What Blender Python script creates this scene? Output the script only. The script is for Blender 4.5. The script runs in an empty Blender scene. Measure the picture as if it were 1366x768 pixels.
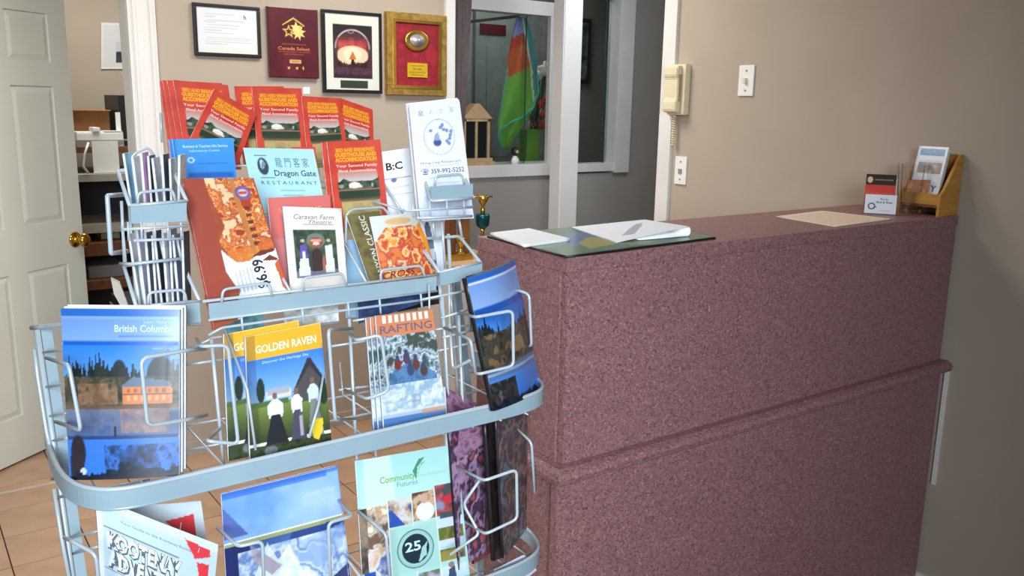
import bpy, bmesh, math, random
import numpy as np
from mathutils import Vector, Matrix

random.seed(7)
SC = bpy.context.scene
COL = SC.collection

# ------------------------------------------------------------------ camera
F, YAW, PITCH, ROLL, CAMZ = 1173.8, .62096, .2062, .018928, 1.47
_fw = Vector((math.sin(YAW)*math.cos(PITCH), math.cos(YAW)*math.cos(PITCH), -math.sin(PITCH)))
_rt = Vector((math.cos(YAW), -math.sin(YAW), 0))
_up = _rt.cross(_fw)
RR = _rt*math.cos(ROLL) + _up*math.sin(ROLL)
UU = -_rt*math.sin(ROLL) + _up*math.cos(ROLL)
cam_d = bpy.data.cameras.new('camera')
cam = bpy.data.objects.new('camera', cam_d)
COL.objects.link(cam)
cam_d.sensor_width = 36.0
cam_d.lens = F/1366*36
cam_d.clip_start = .02
M = Matrix((RR, UU, -_fw)).transposed().to_4x4()
M.translation = Vector((0, 0, CAMZ))
cam.matrix_world = M
SC.camera = cam

# ------------------------------------------------------------------ light
w = bpy.data.worlds.new('world'); SC.world = w; w.use_nodes = True
w.node_tree.nodes['Background'].inputs[0].default_value = (.56, .76, 1, 1)
w.node_tree.nodes['Background'].inputs[1].default_value = .17


def area(name, loc, target, sx, sy, energy, color, spread=180):
    d = bpy.data.lights.new(name, 'AREA'); d.shape = 'RECTANGLE'; d.size = sx; d.size_y = sy
    d.energy = energy; d.color = color; d.spread = math.radians(spread)
    o = bpy.data.objects.new(name, d); COL.objects.link(o)
    o.location = loc
    o.rotation_euler = (Vector(target)-Vector(loc)).to_track_quat('-Z', 'Y').to_euler()
    return o


area('daylight_window', (-.75, -1.5, 1.95), (.62, 1.35, .95), 1.2, 1.2, 32, (.82, .92, 1), 60)
area('ceiling_lamp_desk', (1.7, 2.75, 2.36), (1.7, 2.75, 0), .6, .6, 26, (1, .95, .88))
area('ceiling_lamp_lobby', (.35, 2.6, 2.38), (.35, 2.6, 0), .6, .6, 26, (1, .95, .88))
area('ceiling_lamp_office', (1.1, 5.2, 2.38), (1.0, 5.4, 0), .8, .8, 29, (1, .99, .92))
area('hall_daylight', (3.15, 3.05, 2.3), (2.9, 4.15, 1.0), .6, .7, 13, (.85, .92, 1))
area('back_room_lamp', (3.4, 4.75, 2.4), (3.4, 4.75, 0), .7, .4, 7, (.95, 1, .98))
vs = SC.view_settings
vs.view_transform = 'Standard'; vs.look = 'None'; vs.gamma = 1; vs.use_curve_mapping = False
vs.exposure = -.38


# ------------------------------------------------------------------ helpers
def at(px, py, ax, v):
    """point on the axis-aligned plane (axis ax = v) seen at a pixel of the 1366x768 photograph"""
    d = _fw + RR*((px-683)/F) - UU*((py-384)/F)
    C = Vector((0, 0, CAMZ)); t = (v-C[ax])/d[ax]
    return C + d*t


def P(px, py, Y): return at(px, py, 1, Y)


def srgb(c):
    c = np.asarray(c, float)/255.
    return np.where(c <= .04045, c/12.92, ((c+.055)/1.055)**2.4)


def rgba(c): return tuple(float(x) for x in srgb(c))+(1.,)


MC = {}


def mat(name, c1, c2=None, rough=.5, metal=0, scale=20, detail=3, bump=0, kind='noise', lo=.35, hi=.65, stretch=None, coat=0):
    if name in MC: return MC[name]
    m = bpy.data.materials.new(name); m.use_nodes = True; nt = m.node_tree; b = nt.nodes['Principled BSDF']
    b.inputs['Roughness'].default_value = rough; b.inputs['Metallic'].default_value = metal
    b.inputs['Coat Weight'].default_value = coat
    if c2 is None: c2 = tuple(max(0, x*.93) for x in c1)
    tc = nt.nodes.new('ShaderNodeTexCoord'); mp = nt.nodes.new('ShaderNodeMapping')
    nt.links.new(tc.outputs['Object'], mp.inputs[0])
    if stretch: mp.inputs['Scale'].default_value = stretch
    if kind == 'noise':
        n = nt.nodes.new('ShaderNodeTexNoise'); n.inputs['Scale'].default_value = scale; n.inputs['Detail'].default_value = detail
        out = n.outputs['Fac']
    elif kind == 'voronoi':
        n = nt.nodes.new('ShaderNodeTexVoronoi'); n.inputs['Scale'].default_value = scale; out = n.outputs['Color']
    nt.links.new(mp.outputs[0], n.inputs['Vector'])
    r = nt.nodes.new('ShaderNodeValToRGB'); r.color_ramp.elements[0].color = rgba(c1); r.color_ramp.elements[1].color = rgba(c2)
    r.color_ramp.elements[0].position = lo; r.color_ramp.elements[1].position = hi
    nt.links.new(out, r.inputs[0]); nt.links.new(r.outputs[0], b.inputs['Base Color'])
    if bump:
        bp = nt.nodes.new('ShaderNodeBump'); bp.inputs['Strength'].default_value = bump; bp.inputs['Distance'].default_value = .002
        nt.links.new(n.outputs[0], bp.inputs['Height']); nt.links.new(bp.outputs[0], b.inputs['Normal'])
    MC[name] = m
    return m


def printmat(name, rough, coat=0.):
    m = bpy.data.materials.new(name); m.use_nodes = True; nt = m.node_tree; b = nt.nodes['Principled BSDF']
    a = nt.nodes.new('ShaderNodeVertexColor'); a.layer_name = 'Col'
    nt.links.new(a.outputs[0], b.inputs['Base Color'])
    b.inputs['Roughness'].default_value = rough; b.inputs['Coat Weight'].default_value = coat
    b.inputs['Coat Roughness'].default_value = .12
    return m


GLOSS = printmat('glossy_print', .38, .35)
MATTE = printmat('matte_print', .7)
INK = printmat('printed_ink', .6)

wall_m = mat('wall_paint', (178, 165, 150), (174, 161, 146), .85, scale=4, bump=0)
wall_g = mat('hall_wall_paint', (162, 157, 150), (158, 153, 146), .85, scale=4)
white_m = mat('white_trim_paint', (228, 226, 222), (222, 220, 216), .45, scale=6)
door_m = mat('door_paint', (220, 222, 210), (216, 218, 206), .5, scale=5)
ceil_m = mat('ceiling_paint', (225, 220, 210), None, .9, scale=8)
tile_m = mat('tan_floor_tile', (192, 158, 130), (176, 140, 112), .3, scale=7, detail=6, bump=.05)
grout_m = mat('tile_grout', (132, 96, 70), (112, 82, 60), .9, scale=60)
metal_m = mat('grey_coated_wire', (188, 200, 206), (180, 193, 200), .3, .15, scale=12)
bar_m = mat('grey_painted_bar', (158, 181, 191), (152, 174, 186), .28, .15, scale=12)
knob_m = mat('polished_brass', (205, 160, 70), (190, 145, 60), .18, 1, scale=8)
paper_m = mat('white_paper_edges', (228, 230, 235), (205, 208, 215), .8, scale=300, stretch=(1, 1, 1))
wood_m = mat('honey_wood', (196, 142, 66), (178, 122, 50), .45, scale=14, stretch=(1, 1, 6), detail=5)
wood_d = mat('brown_wood', (120, 74, 42), (96, 58, 32), .5, scale=14, stretch=(6, 1, 1), detail=5)
wood_l = mat('pale_wood', (206, 174, 134), (188, 154, 112), .6, scale=18, stretch=(1, 6, 1), detail=4)
black_m = mat('black_plastic', (26, 26, 28), (20, 20, 22), .45, scale=10)
cream_m = mat('cream_plastic', (226, 216, 184), (220, 209, 176), .4, scale=10)
plate_m = mat('white_plastic', (240, 240, 236), (235, 235, 231), .4, scale=10)
gold_m = mat('gold_moulding', (196, 162, 84), (160, 124, 56), .38, .55, scale=50, detail=4, bump=.3)
goldp_m = mat('gold_metal', (214, 176, 90), (196, 158, 74), .25, .9, scale=10)
teal_m = mat('teal_metal', (30, 92, 100), (22, 74, 84), .25, .6, scale=10)
card_m = mat('brown_cardboard', (172, 122, 76), (158, 110, 66), .85, scale=10)
green_m = mat('green_plastic', (120, 160, 60), (100, 140, 50), .6, scale=10)

lam = bpy.data.materials.new('speckled_maroon_laminate'); lam.use_nodes = True
_n = lam.node_tree; _b = _n.nodes['Principled BSDF']; _b.inputs['Roughness'].default_value = .42
_tc = _n.nodes.new('ShaderNodeTexCoord')
_v = _n.nodes.new('ShaderNodeTexVoronoi'); _v.inputs['Scale'].default_value = 330
_v2 = _n.nodes.new('ShaderNodeTexNoise'); _v2.inputs['Scale'].default_value = 120; _v2.inputs['Detail'].default_value = 4
_sp = _n.nodes.new('ShaderNodeSeparateColor')
_r = _n.nodes.new('ShaderNodeValToRGB')
_r.color_ramp.elements[0].position = .0; _r.color_ramp.elements[0].color = rgba((100, 68, 70))
_r.color_ramp.elements[1].position = 1; _r.color_ramp.elements[1].color = rgba((184, 142, 138))
for p_, c_ in ((.2, (142, 100, 101)), (.45, (160, 114, 114)), (.7, (148, 106, 108)), (.86, (120, 96, 100))):
    e_ = _r.color_ramp.elements.new(p_); e_.color = rgba(c_)
_mx = _n.nodes.new('ShaderNodeMix'); _mx.data_type = 'RGBA'; _mx.blend_type = 'MULTIPLY'; _mx.inputs[0].default_value = .5
_r2 = _n.nodes.new('ShaderNodeValToRGB'); _r2.color_ramp.elements[0].position = .35; _r2.color_ramp.elements[0].color = rgba((200, 190, 190)); _r2.color_ramp.elements[1].position = .65
_n.links.new(_tc.outputs['Object'], _v.inputs['Vector']); _n.links.new(_tc.outputs['Object'], _v2.inputs['Vector'])
_n.links.new(_v.outputs['Color'], _sp.inputs[0]); _n.links.new(_sp.outputs[0], _r.inputs[0])
_n.links.new(_v2.outputs['Fac'], _r2.inputs[0]); _n.links.new(_r.outputs[0], _mx.inputs[6]); _n.links.new(_r2.outputs[0], _mx.inputs[7])
_n.links.new(_mx.outputs[2], _b.inputs['Base Color'])

glass_m = bpy.data.materials.new('clear_glass'); glass_m.use_nodes = True
_b = glass_m.node_tree.nodes['Principled BSDF']; _b.inputs['Transmission Weight'].default_value = 1
_b.inputs['Roughness'].default_value = .10; _b.inputs['Base Color'].default_value = (.97, .98, .98, 1); _b.inputs['IOR'].default_value = 1.45
pane_m = bpy.data.materials.new('window_glass'); pane_m.use_nodes = True
_b = pane_m.node_tree.nodes['Principled BSDF']; _b.inputs['Transmission Weight'].default_value = 1
_b.inputs['Roughness'].default_value = .0; _b.inputs['Base Color'].default_value = (.8, .92, .88, 1); _b.inputs['IOR'].default_value = 1.1


def tag(o, label=None, cat=None, group=None, kind=None):
    if label: o['label'] = label
    if cat: o['category'] = cat
    if group: o['group'] = group
    if kind: o['kind'] = kind
    return o


def thing(name, label, cat, loc=(0, 0, 0), rz=0, group=None):
    o = bpy.data.objects.new(name, None); COL.objects.link(o)
    o.empty_display_size = .05
    o.location = loc; o.rotation_euler = (0, 0, rz)
    return tag(o, label, cat, group)


def link(name, me, m, parent=None, world=False, smooth=False):
    """world=True: mesh vertices are in world space; shift them under the parent's location"""
    o = bpy.data.objects.new(name, me); COL.objects.link(o)
    if m is not None: me.materials.append(m)
    if parent is not None:
        o.parent = parent
        if world:
            me.transform(Matrix.Translation(-Vector(parent_loc(parent))))
    if smooth:
        me.polygons.foreach_set('use_smooth', [True]*len(me.polygons))
    return o


def parent_loc(p):
    v = Vector(p.location)
    while p.parent: p = p.parent; v += Vector(p.location)
    return v


def bm_mesh(bm, name='m'):
    me = bpy.data.meshes.new(name); bm.normal_update(); bm.to_mesh(me); bm.free(); return me


def box_bm(bm, x0, x1, y0, y1, z0, z1, bev=0):
    vs_ = [bm.verts.new(v) for v in ((x0, y0, z0), (x1, y0, z0), (x1, y1, z0), (x0, y1, z0), (x0, y0, z1), (x1, y0, z1), (x1, y1, z1), (x0, y1, z1))]
    fs = [bm.faces.new([vs_[i] for i in f]) for f in ((0, 3, 2, 1), (4, 5, 6, 7), (0, 1, 5, 4), (1, 2, 6, 5), (2, 3, 7, 6), (3, 0, 4, 7))]
    if bev:
        es = list({e for f in fs for e in f.edges})
        bmesh.ops.bevel(bm, geom=es, offset=bev, segments=2, affect='EDGES', profile=.7)
    return bm


def box(name, b, m, parent=None, bev=0, world=False, **kw):
    bm = bmesh.new(); box_bm(bm, *b, bev=bev)
    o = link(name, bm_mesh(bm), m, parent, world)
    return tag(o, **kw)


def obox(name, c, size, m, rz=0, bev=0, parent=None, **kw):
    """own-origin box: base centre c, size (x,y,z), rotated rz"""
    bm = bmesh.new(); box_bm(bm, -size[0]/2, size[0]/2, -size[1]/2, size[1]/2, 0, size[2], bev=bev)
    o = link(name, bm_mesh(bm), m, parent)
    o.location = c; o.rotation_euler = (0, 0, rz)
    return tag(o, **kw)


def prism(name, pts, a, b, axis, m, parent=None, bev=0, world=False, **kw):
    """extrude a 2D outline along an axis from a to b"""
    def v3(p, t): return {0: (t, p[0], p[1]), 1: (p[0], t, p[1]), 2: (p[0], p[1], t)}[axis]
    bm = bmesh.new()
    A = [bm.verts.new(v3(p, a)) for p in pts]; B = [bm.verts.new(v3(p, b)) for p in pts]
    bm.faces.new(A); bm.faces.new(B[::-1]); n = len(pts)
    for i in range(n): bm.faces.new((A[i], B[i], B[(i+1) % n], A[(i+1) % n]))
    bmesh.ops.recalc_face_normals(bm, faces=bm.faces)
    if bev: bmesh.ops.bevel(bm, geom=list(bm.edges), offset=bev, segments=2, affect='EDGES')
    return tag(link(name, bm_mesh(bm), m, parent, world), **kw)


def lathe(name, prof, m, parent=None, seg=24, loc=(0, 0, 0), **kw):
    bm = bmesh.new(); rings = []
    for r_, z_ in prof:
        rings.append([bm.verts.new((r_*math.cos(2*math.pi*i/seg), r_*math.sin(2*math.pi*i/seg), z_)) for i in range(seg)])
    for a, b in zip(rings, rings[1:]):
        for i in range(seg): bm.faces.new((a[i], a[(i+1) % seg], b[(i+1) % seg], b[i]))
    if prof[0][0] > 1e-4: bm.faces.new(rings[0][::-1])
    if prof[-1][0] > 1e-4: bm.faces.new(rings[-1])
    bmesh.ops.remove_doubles(bm, verts=bm.verts, dist=1e-6)
    bmesh.ops.recalc_face_normals(bm, faces=bm.faces)
    o = link(name, bm_mesh(bm), m, parent, smooth=True); o.location = loc
    return tag(o, **kw)


def fillet(pts, r, closed=False, n=4):
    pts = [Vector(p) for p in pts]; out = []
    N = len(pts)
    for i, p in enumerate(pts):
        if not closed and i in (0, N-1): out.append(p); continue
        a = pts[i-1]-p; b = pts[(i+1) % N]-p
        la, lb = a.length, b.length
        if la < 1e-6 or lb < 1e-6: continue
        rr = min(r, la*.45, lb*.45)
        A = p+a/la*rr; B = p+b/lb*rr
        for k in range(n+1):
            t = k/n; out.append(A*(1-t)**2+p*2*t*(1-t)+B*t*t)
    return out


def tube(name, pts, r, m, parent=None, seg=8, fil=.008, closed=False, prof=None, **kw):
    """sweep a round (or rectangular prof=(w,h), h along z) section along world points"""
    pts = fillet(pts, fil, closed) if fil else [Vector(p) for p in pts]
    bm = bmesh.new(); rings = []; N = len(pts); prev = None
    for i, p in enumerate(pts):
        if closed: t = (pts[(i+1) % N]-pts[i-1])
        else: t = pts[min(i+1, N-1)]-pts[max(i-1, 0)]
        t.normalize()
        if prof:
            side = t.cross(Vector((0, 0, 1))); side.normalize(); upv = Vector((0, 0, 1))
            w2, h2 = prof[0]/2, prof[1]/2; c = min(w2, h2)*.6
            sec = [(-w2, -h2+c), (-w2+c, -h2), (w2-c, -h2), (w2, -h2+c), (w2, h2-c), (w2-c, h2), (-w2+c, h2), (-w2, h2-c)]
            rings.append([bm.verts.new(p+side*a+upv*b) for a, b in sec])
        else:
            if prev is None:
                ref = Vector((0, 0, 1)) if abs(t.z) < .9 else Vector((1, 0, 0)); s = t.cross(ref).normalized()
            else:
                s = (prev-t*prev.dot(t)).normalized()
            prev = s; q = t.cross(s)
            rings.append([bm.verts.new(p+(s*math.cos(2*math.pi*k/seg)+q*math.sin(2*math.pi*k/seg))*r) for k in range(seg)])
    S = len(rings[0])
    for i in range(N if closed else N-1):
        a, b = rings[i], rings[(i+1) % N]
        for k in range(S): bm.faces.new((a[k], a[(k+1) % S], b[(k+1) % S], b[k]))
    if not closed: bm.faces.new(rings[0][::-1]); bm.faces.new(rings[-1])
    bmesh.ops.recalc_face_normals(bm, faces=bm.faces)
    o = link(name, bm_mesh(bm), m, parent, world=parent is not None, smooth=not prof)
    return tag(o, **kw)


# ------------------------------------------------------------------ print canvas
class Cv:
    def __init__(s, w, h, base=(255, 255, 255), step=.0016, seed=1):
        s.w, s.h = w, h
        s.nx = max(8, int(w/step)); s.ny = max(8, int(h/step))
        u = np.linspace(0, 1, s.nx+1); v = np.linspace(0, 1, s.ny+1)
        s.U, s.V = np.meshgrid(u, v)
        s.C = np.zeros(s.U.shape+(3,)); s.C[:] = base
        s.rng = np.random.RandomState(seed); s.L = []

    def _noise(s, sc):
        X = s.U*s.w/s.h*sc; Y = s.V*sc; g = s.rng.rand(int(Y.max())+3, int(X.max())+3)
        xi = X.astype(int); yi = Y.astype(int); fx = X-xi; fy = Y-yi; fx = fx*fx*(3-2*fx); fy = fy*fy*(3-2*fy)
        return (g[yi, xi]*(1-fx)+g[yi, xi+1]*fx)*(1-fy)+(g[yi+1, xi]*(1-fx)+g[yi+1, xi+1]*fx)*fy

    def fbm(s, sc, oct=4):
        o = 0; a = 1; t = 0
        for i in range(oct): o = o+a*s._noise(sc); t += a; a *= .55; sc *= 2.05
        return np.clip((o/t-.5)*1.9+.5, 0, 1)

    def put(s, mask, c, a=1.):
        m = (mask*a)[..., None]; s.C = s.C*(1-m)+np.asarray(c, float)*m; return s

    def _m(s, d, soft): return np.clip(d/soft+.5, 0, 1)

    def rect(s, u0, v0, u1, v1, c, a=1., soft=.006):
        m = s._m(s.U-u0, soft)*s._m(u1-s.U, soft)*s._m(s.V-v0, soft)*s._m(v1-s.V, soft); return s.put(m, c, a)

    def ell(s, cu, cv, ru, rv, c, a=1., ring=0, soft=.12):
        d = np.sqrt(((s.U-cu)/ru)**2+((s.V-cv)/rv)**2)
        m = np.clip((1-d)/soft+.5, 0, 1)
        if ring: m = m*np.clip((d-(1-ring))/soft+.5, 0, 1)
        return s.put(m, c, a)

    def poly(s, pts, c, a=1., n=None):
        m = np.zeros(s.U.shape, bool); N = len(pts)
        for i in range(N):
            (x0, y0), (x1, y1) = pts[i], pts[(i+1) % N]
            if y0 == y1: continue
            cr = ((y0 > s.V) != (y1 > s.V)) & (s.U < (x1-x0)*(s.V-y0)/(y1-y0)+x0)
            m ^= cr
        return s.put(m.astype(float), c, a)

    def tex(s, u0, v0, u1, v1, cols, sc=12, oct=4, a=1., sharp=1.):
        n = s.fbm(sc, oct); n = np.clip((n-.5)*sharp+.5, 0, .9999)*(len(cols)-1)
        i = n.astype(int); f = (n-i)[..., None]; cs = np.asarray(cols, float)
        col = cs[i]*(1-f)+cs[i+1]*f
        m = ((s.U >= u0) & (s.U <= u1) & (s.V >= v0) & (s.V <= v1)).astype(float)*a
        s.C = s.C*(1-m[..., None])+col*m[..., None]; return s

    def grad(s, v0, v1, c0, c1, u0=0, u1=1):
        t = np.clip((s.V-v0)/(v1-v0), 0, 1)[..., None]; col = np.asarray(c0, float)*(1-t)+np.asarray(c1, float)*t
        m = ((s.U >= u0) & (s.U <= u1) & (s.V >= v0) & (s.V <= v1))[..., None]
        s.C = np.where(m, col, s.C); return s

    def trees(s, v0, hgt, c, sc=14, u0=0, u1=1, spiky=True):
        x = s.U[0]; g = s.rng.rand(int(sc)+3)*.6+.2; xi = (x*sc).astype(int); f = x*sc-xi
        base = g[xi]*(1-f)+g[xi+1]*f
        if spiky: base = base+.5*(1-np.abs(((x*sc*1.7) % 1)-.5)*2)*s.rng.rand(int(sc*1.7)+3)[(x*sc*1.7).astype(int)]
        top = v0+hgt*base
        m = ((s.V >= v0) & (s.V <= top[None, :]) & (s.U >= u0) & (s.U <= u1)).astype(float)
        n = s.fbm(30, 2)[..., None]
        col = np.asarray(c, float)*(.6+.8*n); s.C = s.C*(1-m[..., None])+col*m[..., None]; return s

    def text(s, t, u, v, hgt, c, align='CENTER', width=None, rot=0, bold=0, italic=0):
        """hgt = letter height as a fraction of cover height; width = total width fraction (optional)"""
        s.L.append((t, u, v, hgt, c, align, width, rot, bold, italic)); return s


_tcache = {}


def text_geo(t, bold=0, italic=0):
    key = (t, bold, italic)
    if key in _tcache: return _tcache[key]
    cu = bpy.data.curves.new('t', 'FONT'); cu.body = t; cu.size = 1; cu.resolution_u = 2; cu.offset = .012*bold; cu.shear = .3*italic
    o = bpy.data.objects.new('t', cu); COL.objects.link(o)
    bpy.context.view_layer.update()
    me = bpy.data.meshes.new_from_object(o.evaluated_get(bpy.context.evaluated_depsgraph_get()))
    vs_ = np.array([v.co[:] for v in me.vertices]).reshape(-1, 3); fs = [tuple(p.vertices) for p in me.polygons]
    bpy.data.objects.remove(o); bpy.data.curves.remove(cu); bpy.data.meshes.remove(me)
    if len(vs_):
        vs_[:, 0] -= vs_[:, 0].min()
    _tcache[key] = (vs_, fs)
    return vs_, fs


class Surf:
    """bilinear sheet between four world corners, bowed along its normal"""
    def __init__(s, BL, BR, TL, TR=None, bend=0, bendv=0, curl=0):
        s.BL, s.BR, s.TL = [np.array(p, float) for p in (BL, BR, TL)]
        s.TR = np.array(TR, float) if TR is not None else s.TL+s.BR-s.BL
        n = np.cross(s.BR-s.BL, s.TL-s.BL); s.n = n/np.linalg.norm(n)
        s.w = (np.linalg.norm(s.BR-s.BL)+np.linalg.norm(s.TR-s.TL))/2; s.h = np.linalg.norm(s.TL-s.BL)
        s.bend, s.bendv, s.curl = bend, bendv, curl

    def __call__(s, U, V, off=0):
        U = np.asarray(U, float)[..., None]; V = np.asarray(V, float)[..., None]
        p = (s.BL*(1-U)+s.BR*U)*(1-V)+(s.TL*(1-U)+s.TR*U)*V
        d = s.bend*np.sin(np.pi*U)+s.bendv*np.sin(np.pi*V)+s.curl*(U**3)*V
        return p+s.n*(d+off)


def grid_mesh(S, nx, ny, off):
    u = np.linspace(0, 1, nx+1); v = np.linspace(0, 1, ny+1); U, V = np.meshgrid(u, v)
    co = S(U, V, off).reshape(-1, 3)
    i = np.arange(ny)[:, None]*(nx+1)+np.arange(nx)[None, :]
    q = np.stack([i, i+1, i+nx+2, i+nx+1], -1).reshape(-1, 4)
    return co, q


def raw_mesh(name, co, quads, origin):
    me = bpy.data.meshes.new(name)
    co = co-np.array(origin)
    me.vertices.add(len(co)); me.vertices.foreach_set('co', co.astype(np.float32).ravel())
    me.loops.add(len(quads)*4); me.loops.foreach_set('vertex_index', quads.astype(np.int32).ravel())
    me.polygons.add(len(quads)); me.polygons.foreach_set('loop_start', np.arange(0, len(quads)*4, 4, dtype=np.int32))
    me.update(calc_edges=True)
    return me


def add_cover(S, cv, parent, origin, m=GLOSS, name='cover', off=.0005, letters='lettering'):
    co, q = grid_mesh(S, cv.nx, cv.ny, off)
    me = raw_mesh(name, co, q, origin)
    at_ = me.color_attributes.new('Col', 'FLOAT_COLOR', 'POINT')
    c = np.ones((cv.C.shape[0]*cv.C.shape[1], 4), np.float32); c[:, :3] = srgb(np.clip(cv.C, 0, 255)).reshape(-1, 3)
    at_.data.foreach_set('color', c.ravel())
    o = link(name, me, m, parent, smooth=True)
    if cv.L: add_letters(S, cv.L, parent, origin, off+.0004, letters)
    return o


def add_letters(S, L, parent, origin, off, name='lettering'):
    V, Fc, Cc = [], [], []
    asp = S.w/S.h
    for t, u, v, hgt, c, align, width, rot, bold, italic in L:
        vs_, fs = text_geo(t, bold, italic)
        if not len(vs_): continue
        x = vs_[:, 0].copy(); y = vs_[:, 1].copy(); W = x.max()
        sy = hgt*S.h/.72
        sx = sy if width is None else width*S.w/W
        x *= sx; y *= sy
        if align == 'CENTER': x -= W*sx/2
        ca, sa = math.cos(rot), math.sin(rot); x, y = x*ca-y*sa, x*sa+y*ca
        base = len(V); pu = u+x/S.w; pv = v+y/S.h
        V.extend(S(pu, pv, off).tolist()); Fc += [tuple(i+base for i in f) for f in fs]
        Cc += [tuple(srgb(c))+(1.,)]*len(vs_)
    if not V: return
    me = bpy.data.meshes.new(name); me.from_pydata([tuple(np.array(p)-np.array(origin)) for p in V], [], Fc)
    a = me.color_attributes.new('Col', 'FLOAT_COLOR', 'POINT'); a.data.foreach_set('color', np.array(Cc, np.float32).ravel())
    return link(name, me, INK, parent)


def booklet(name, label, cat, S, cv, t=.003, group=None, m=GLOSS, edge=None, pages=True):
    o3 = S.BL*.5+S.BR*.5
    root = thing(name, label, cat, tuple(o3), 0, group)
    # page block: bowed slab behind the cover
    nx, ny = 10, 8
    A, q = grid_mesh(S, nx, ny, 0); B, _ = grid_mesh(S, nx, ny, -t)
    n = len(A); quads = list(map(tuple, q))+[tuple(x+n for x in f[::-1]) for f in q]
    W = nx+1
    for i in range(nx):
        quads.append((i, i+n, i+1+n, i+1)); a = ny*W+i; quads.append((a, a+1, a+1+n, a+n))
    for j in range(ny):
        a = j*W; quads.append((a, a+W, a+W+n, a+n)); a = j*W+nx; quads.append((a, a+n, a+W+n, a+W))
    me = raw_mesh('pages', np.vstack([A, B]), np.array(quads), o3)
    link('pages', me, edge or paper_m, root)
    if cv is not None: add_cover(S, cv, root, o3, m)
    return root


def quad(bl, br, tl, Yb, Yt, tr=None, Ybr=None, Ytr=None, **kw):
    """sheet from pixel corners standing at depths Yb (foot) and Yt (head)"""
    Ybr = Yb if Ybr is None else Ybr
    BL = P(*bl, Yb); BR = P(*br, Ybr); TL = P(*tl, Yt)
    TR = None if tr is None else P(*tr, Yt if Ytr is None else Ytr)
    return Surf(BL, BR, TL, TR, **kw)


# ================================================================== SETTING
box('floor', (-2.5, 6.5, -2.5, 7.2, -.1, -.012), grout_m, kind='structure')
fl = bpy.data.objects['floor']
bm = bmesh.new(); T = .228; G = .004
box_bm(bm, G/2, T-G/2, G/2, T-G/2, -.012, 0, bev=.0012)
tme = bm_mesh(bm, 'floor_tile'); tme.materials.append(tile_m)
for i in range(-9, 12):
    for j in range(-9, 8):
        o = bpy.data.objects.new('tile', tme); COL.objects.link(o); o.parent = fl
        o.location = (.205+i*T, 2.988+j*T if j < 99 else 0, random.uniform(-.0006, 0))
if True:
    # office floor continues with coarser area of the same tile
    box('office_floor', (-1.9, 2.75, 4.82, 7.2, -.012, 0), tile_m, parent=fl)
    box('lobby_floor', (2.75, 6.5, -2.5, 7.2, -.012, -.001), tile_m, parent=fl)
box('ceiling', (-2.5, 6.5, -1.2, 7.2, 2.45, 2.5), ceil_m, kind='structure')

WY0, WY1 = 3.6, 3.72
OPX = .835
box('wall_back', (OPX, 2.19, WY0, WY1, 0, 2.45), wall_m, kind='structure')
box('wall_left', (-2.5, .02, WY0, WY1, 0, 2.45), wall_m, kind='structure')
box('wall_lintel', (.02, OPX, WY0, WY1, 2.1, 2.45), wall_m, kind='structure')
box('wall_right', (2.515, 2.62, -2.5, 2.5, 0, 2.45), wall_m, kind='structure')
# door casing
t = box('trim_1', (.795, .895, WY0-.02, WY0, 0, 2.1), white_m, bev=.003, kind='structure')
box('casing_bead', (.812, .824, WY0-.026, WY0-.02, 0, 2.1), white_m, parent=t)
box('casing_bead', (.872, .884, WY0-.026, WY0-.02, 0, 2.1), white_m, parent=t)
box('door_jamb', (.795, .835, WY0, WY1, 0, 2.1), white_m, parent=t)
t = box('trim_2', (2.165, 2.215, WY0-.018, WY1+.01, 0, 2.45), white_m, bev=.003, kind='structure')
t = box('trim_3', (2.50, 2.635, 2.46, 2.527, 0, 2.45), white_m, bev=.003, kind='structure')
box('baseboard_right', (2.503, 2.515, -2.4, 2.455, 0, .062), white_m, bev=.002, kind='structure')
box('baseboard_back', (.9, 2.16, 3.588, 3.6, 0, .06), wall_m, kind='structure')
box('gap_light_strip', (2.507, 2.515, 1.280, 1.291, .36, .735), white_m, kind='structure')  # white strip painted as light coming through the gap beside the counter
box('door_threshold', (.06, .8, 3.60, 3.615, 0, .004), mat('threshold_strip', (205, 190, 170), None, .4), kind='structure', label='pale metal threshold strip on the tiles')
bpy.data.objects['door_threshold'].name = 'trim_5'

# office beyond the door
box('wall_office', (-1.5, 1.95, 6.2, 6.3, 0, 2.45), wall_m, kind='structure')
box('wall_office_side', (1.9, 2.0, 3.72, 6.2, 0, 2.45), wall_m, kind='structure')
box('wall_office_left', (-1.6, -1.5, 3.72, 6.3, 0, 2.45), wall_m, kind='structure')

# open six-panel door
d0 = Vector((.05, 3.668)); dd = Vector((.7876, .616)).normalized()
DW0, DW1 = .085, .80
door = bpy.data.objects.new('door_1', None); COL.objects.link(door)
door.location = (d0.x+dd.x*DW0, d0.y+dd.y*DW0, 0); door.rotation_euler = (0, 0, math.atan2(dd.y, dd.x))
tag(door, 'off-white six-panel interior door standing open', kind='structure')
cols_ = [(.085, .305), (.402-.0, .622)]
cols_ = [(.10, .315), (.405, .62)]
rows_ = [(.195, .77), (.955, 1.505), (1.60, 1.79)]
LW = DW1-DW0
bm = bmesh.new()
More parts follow.
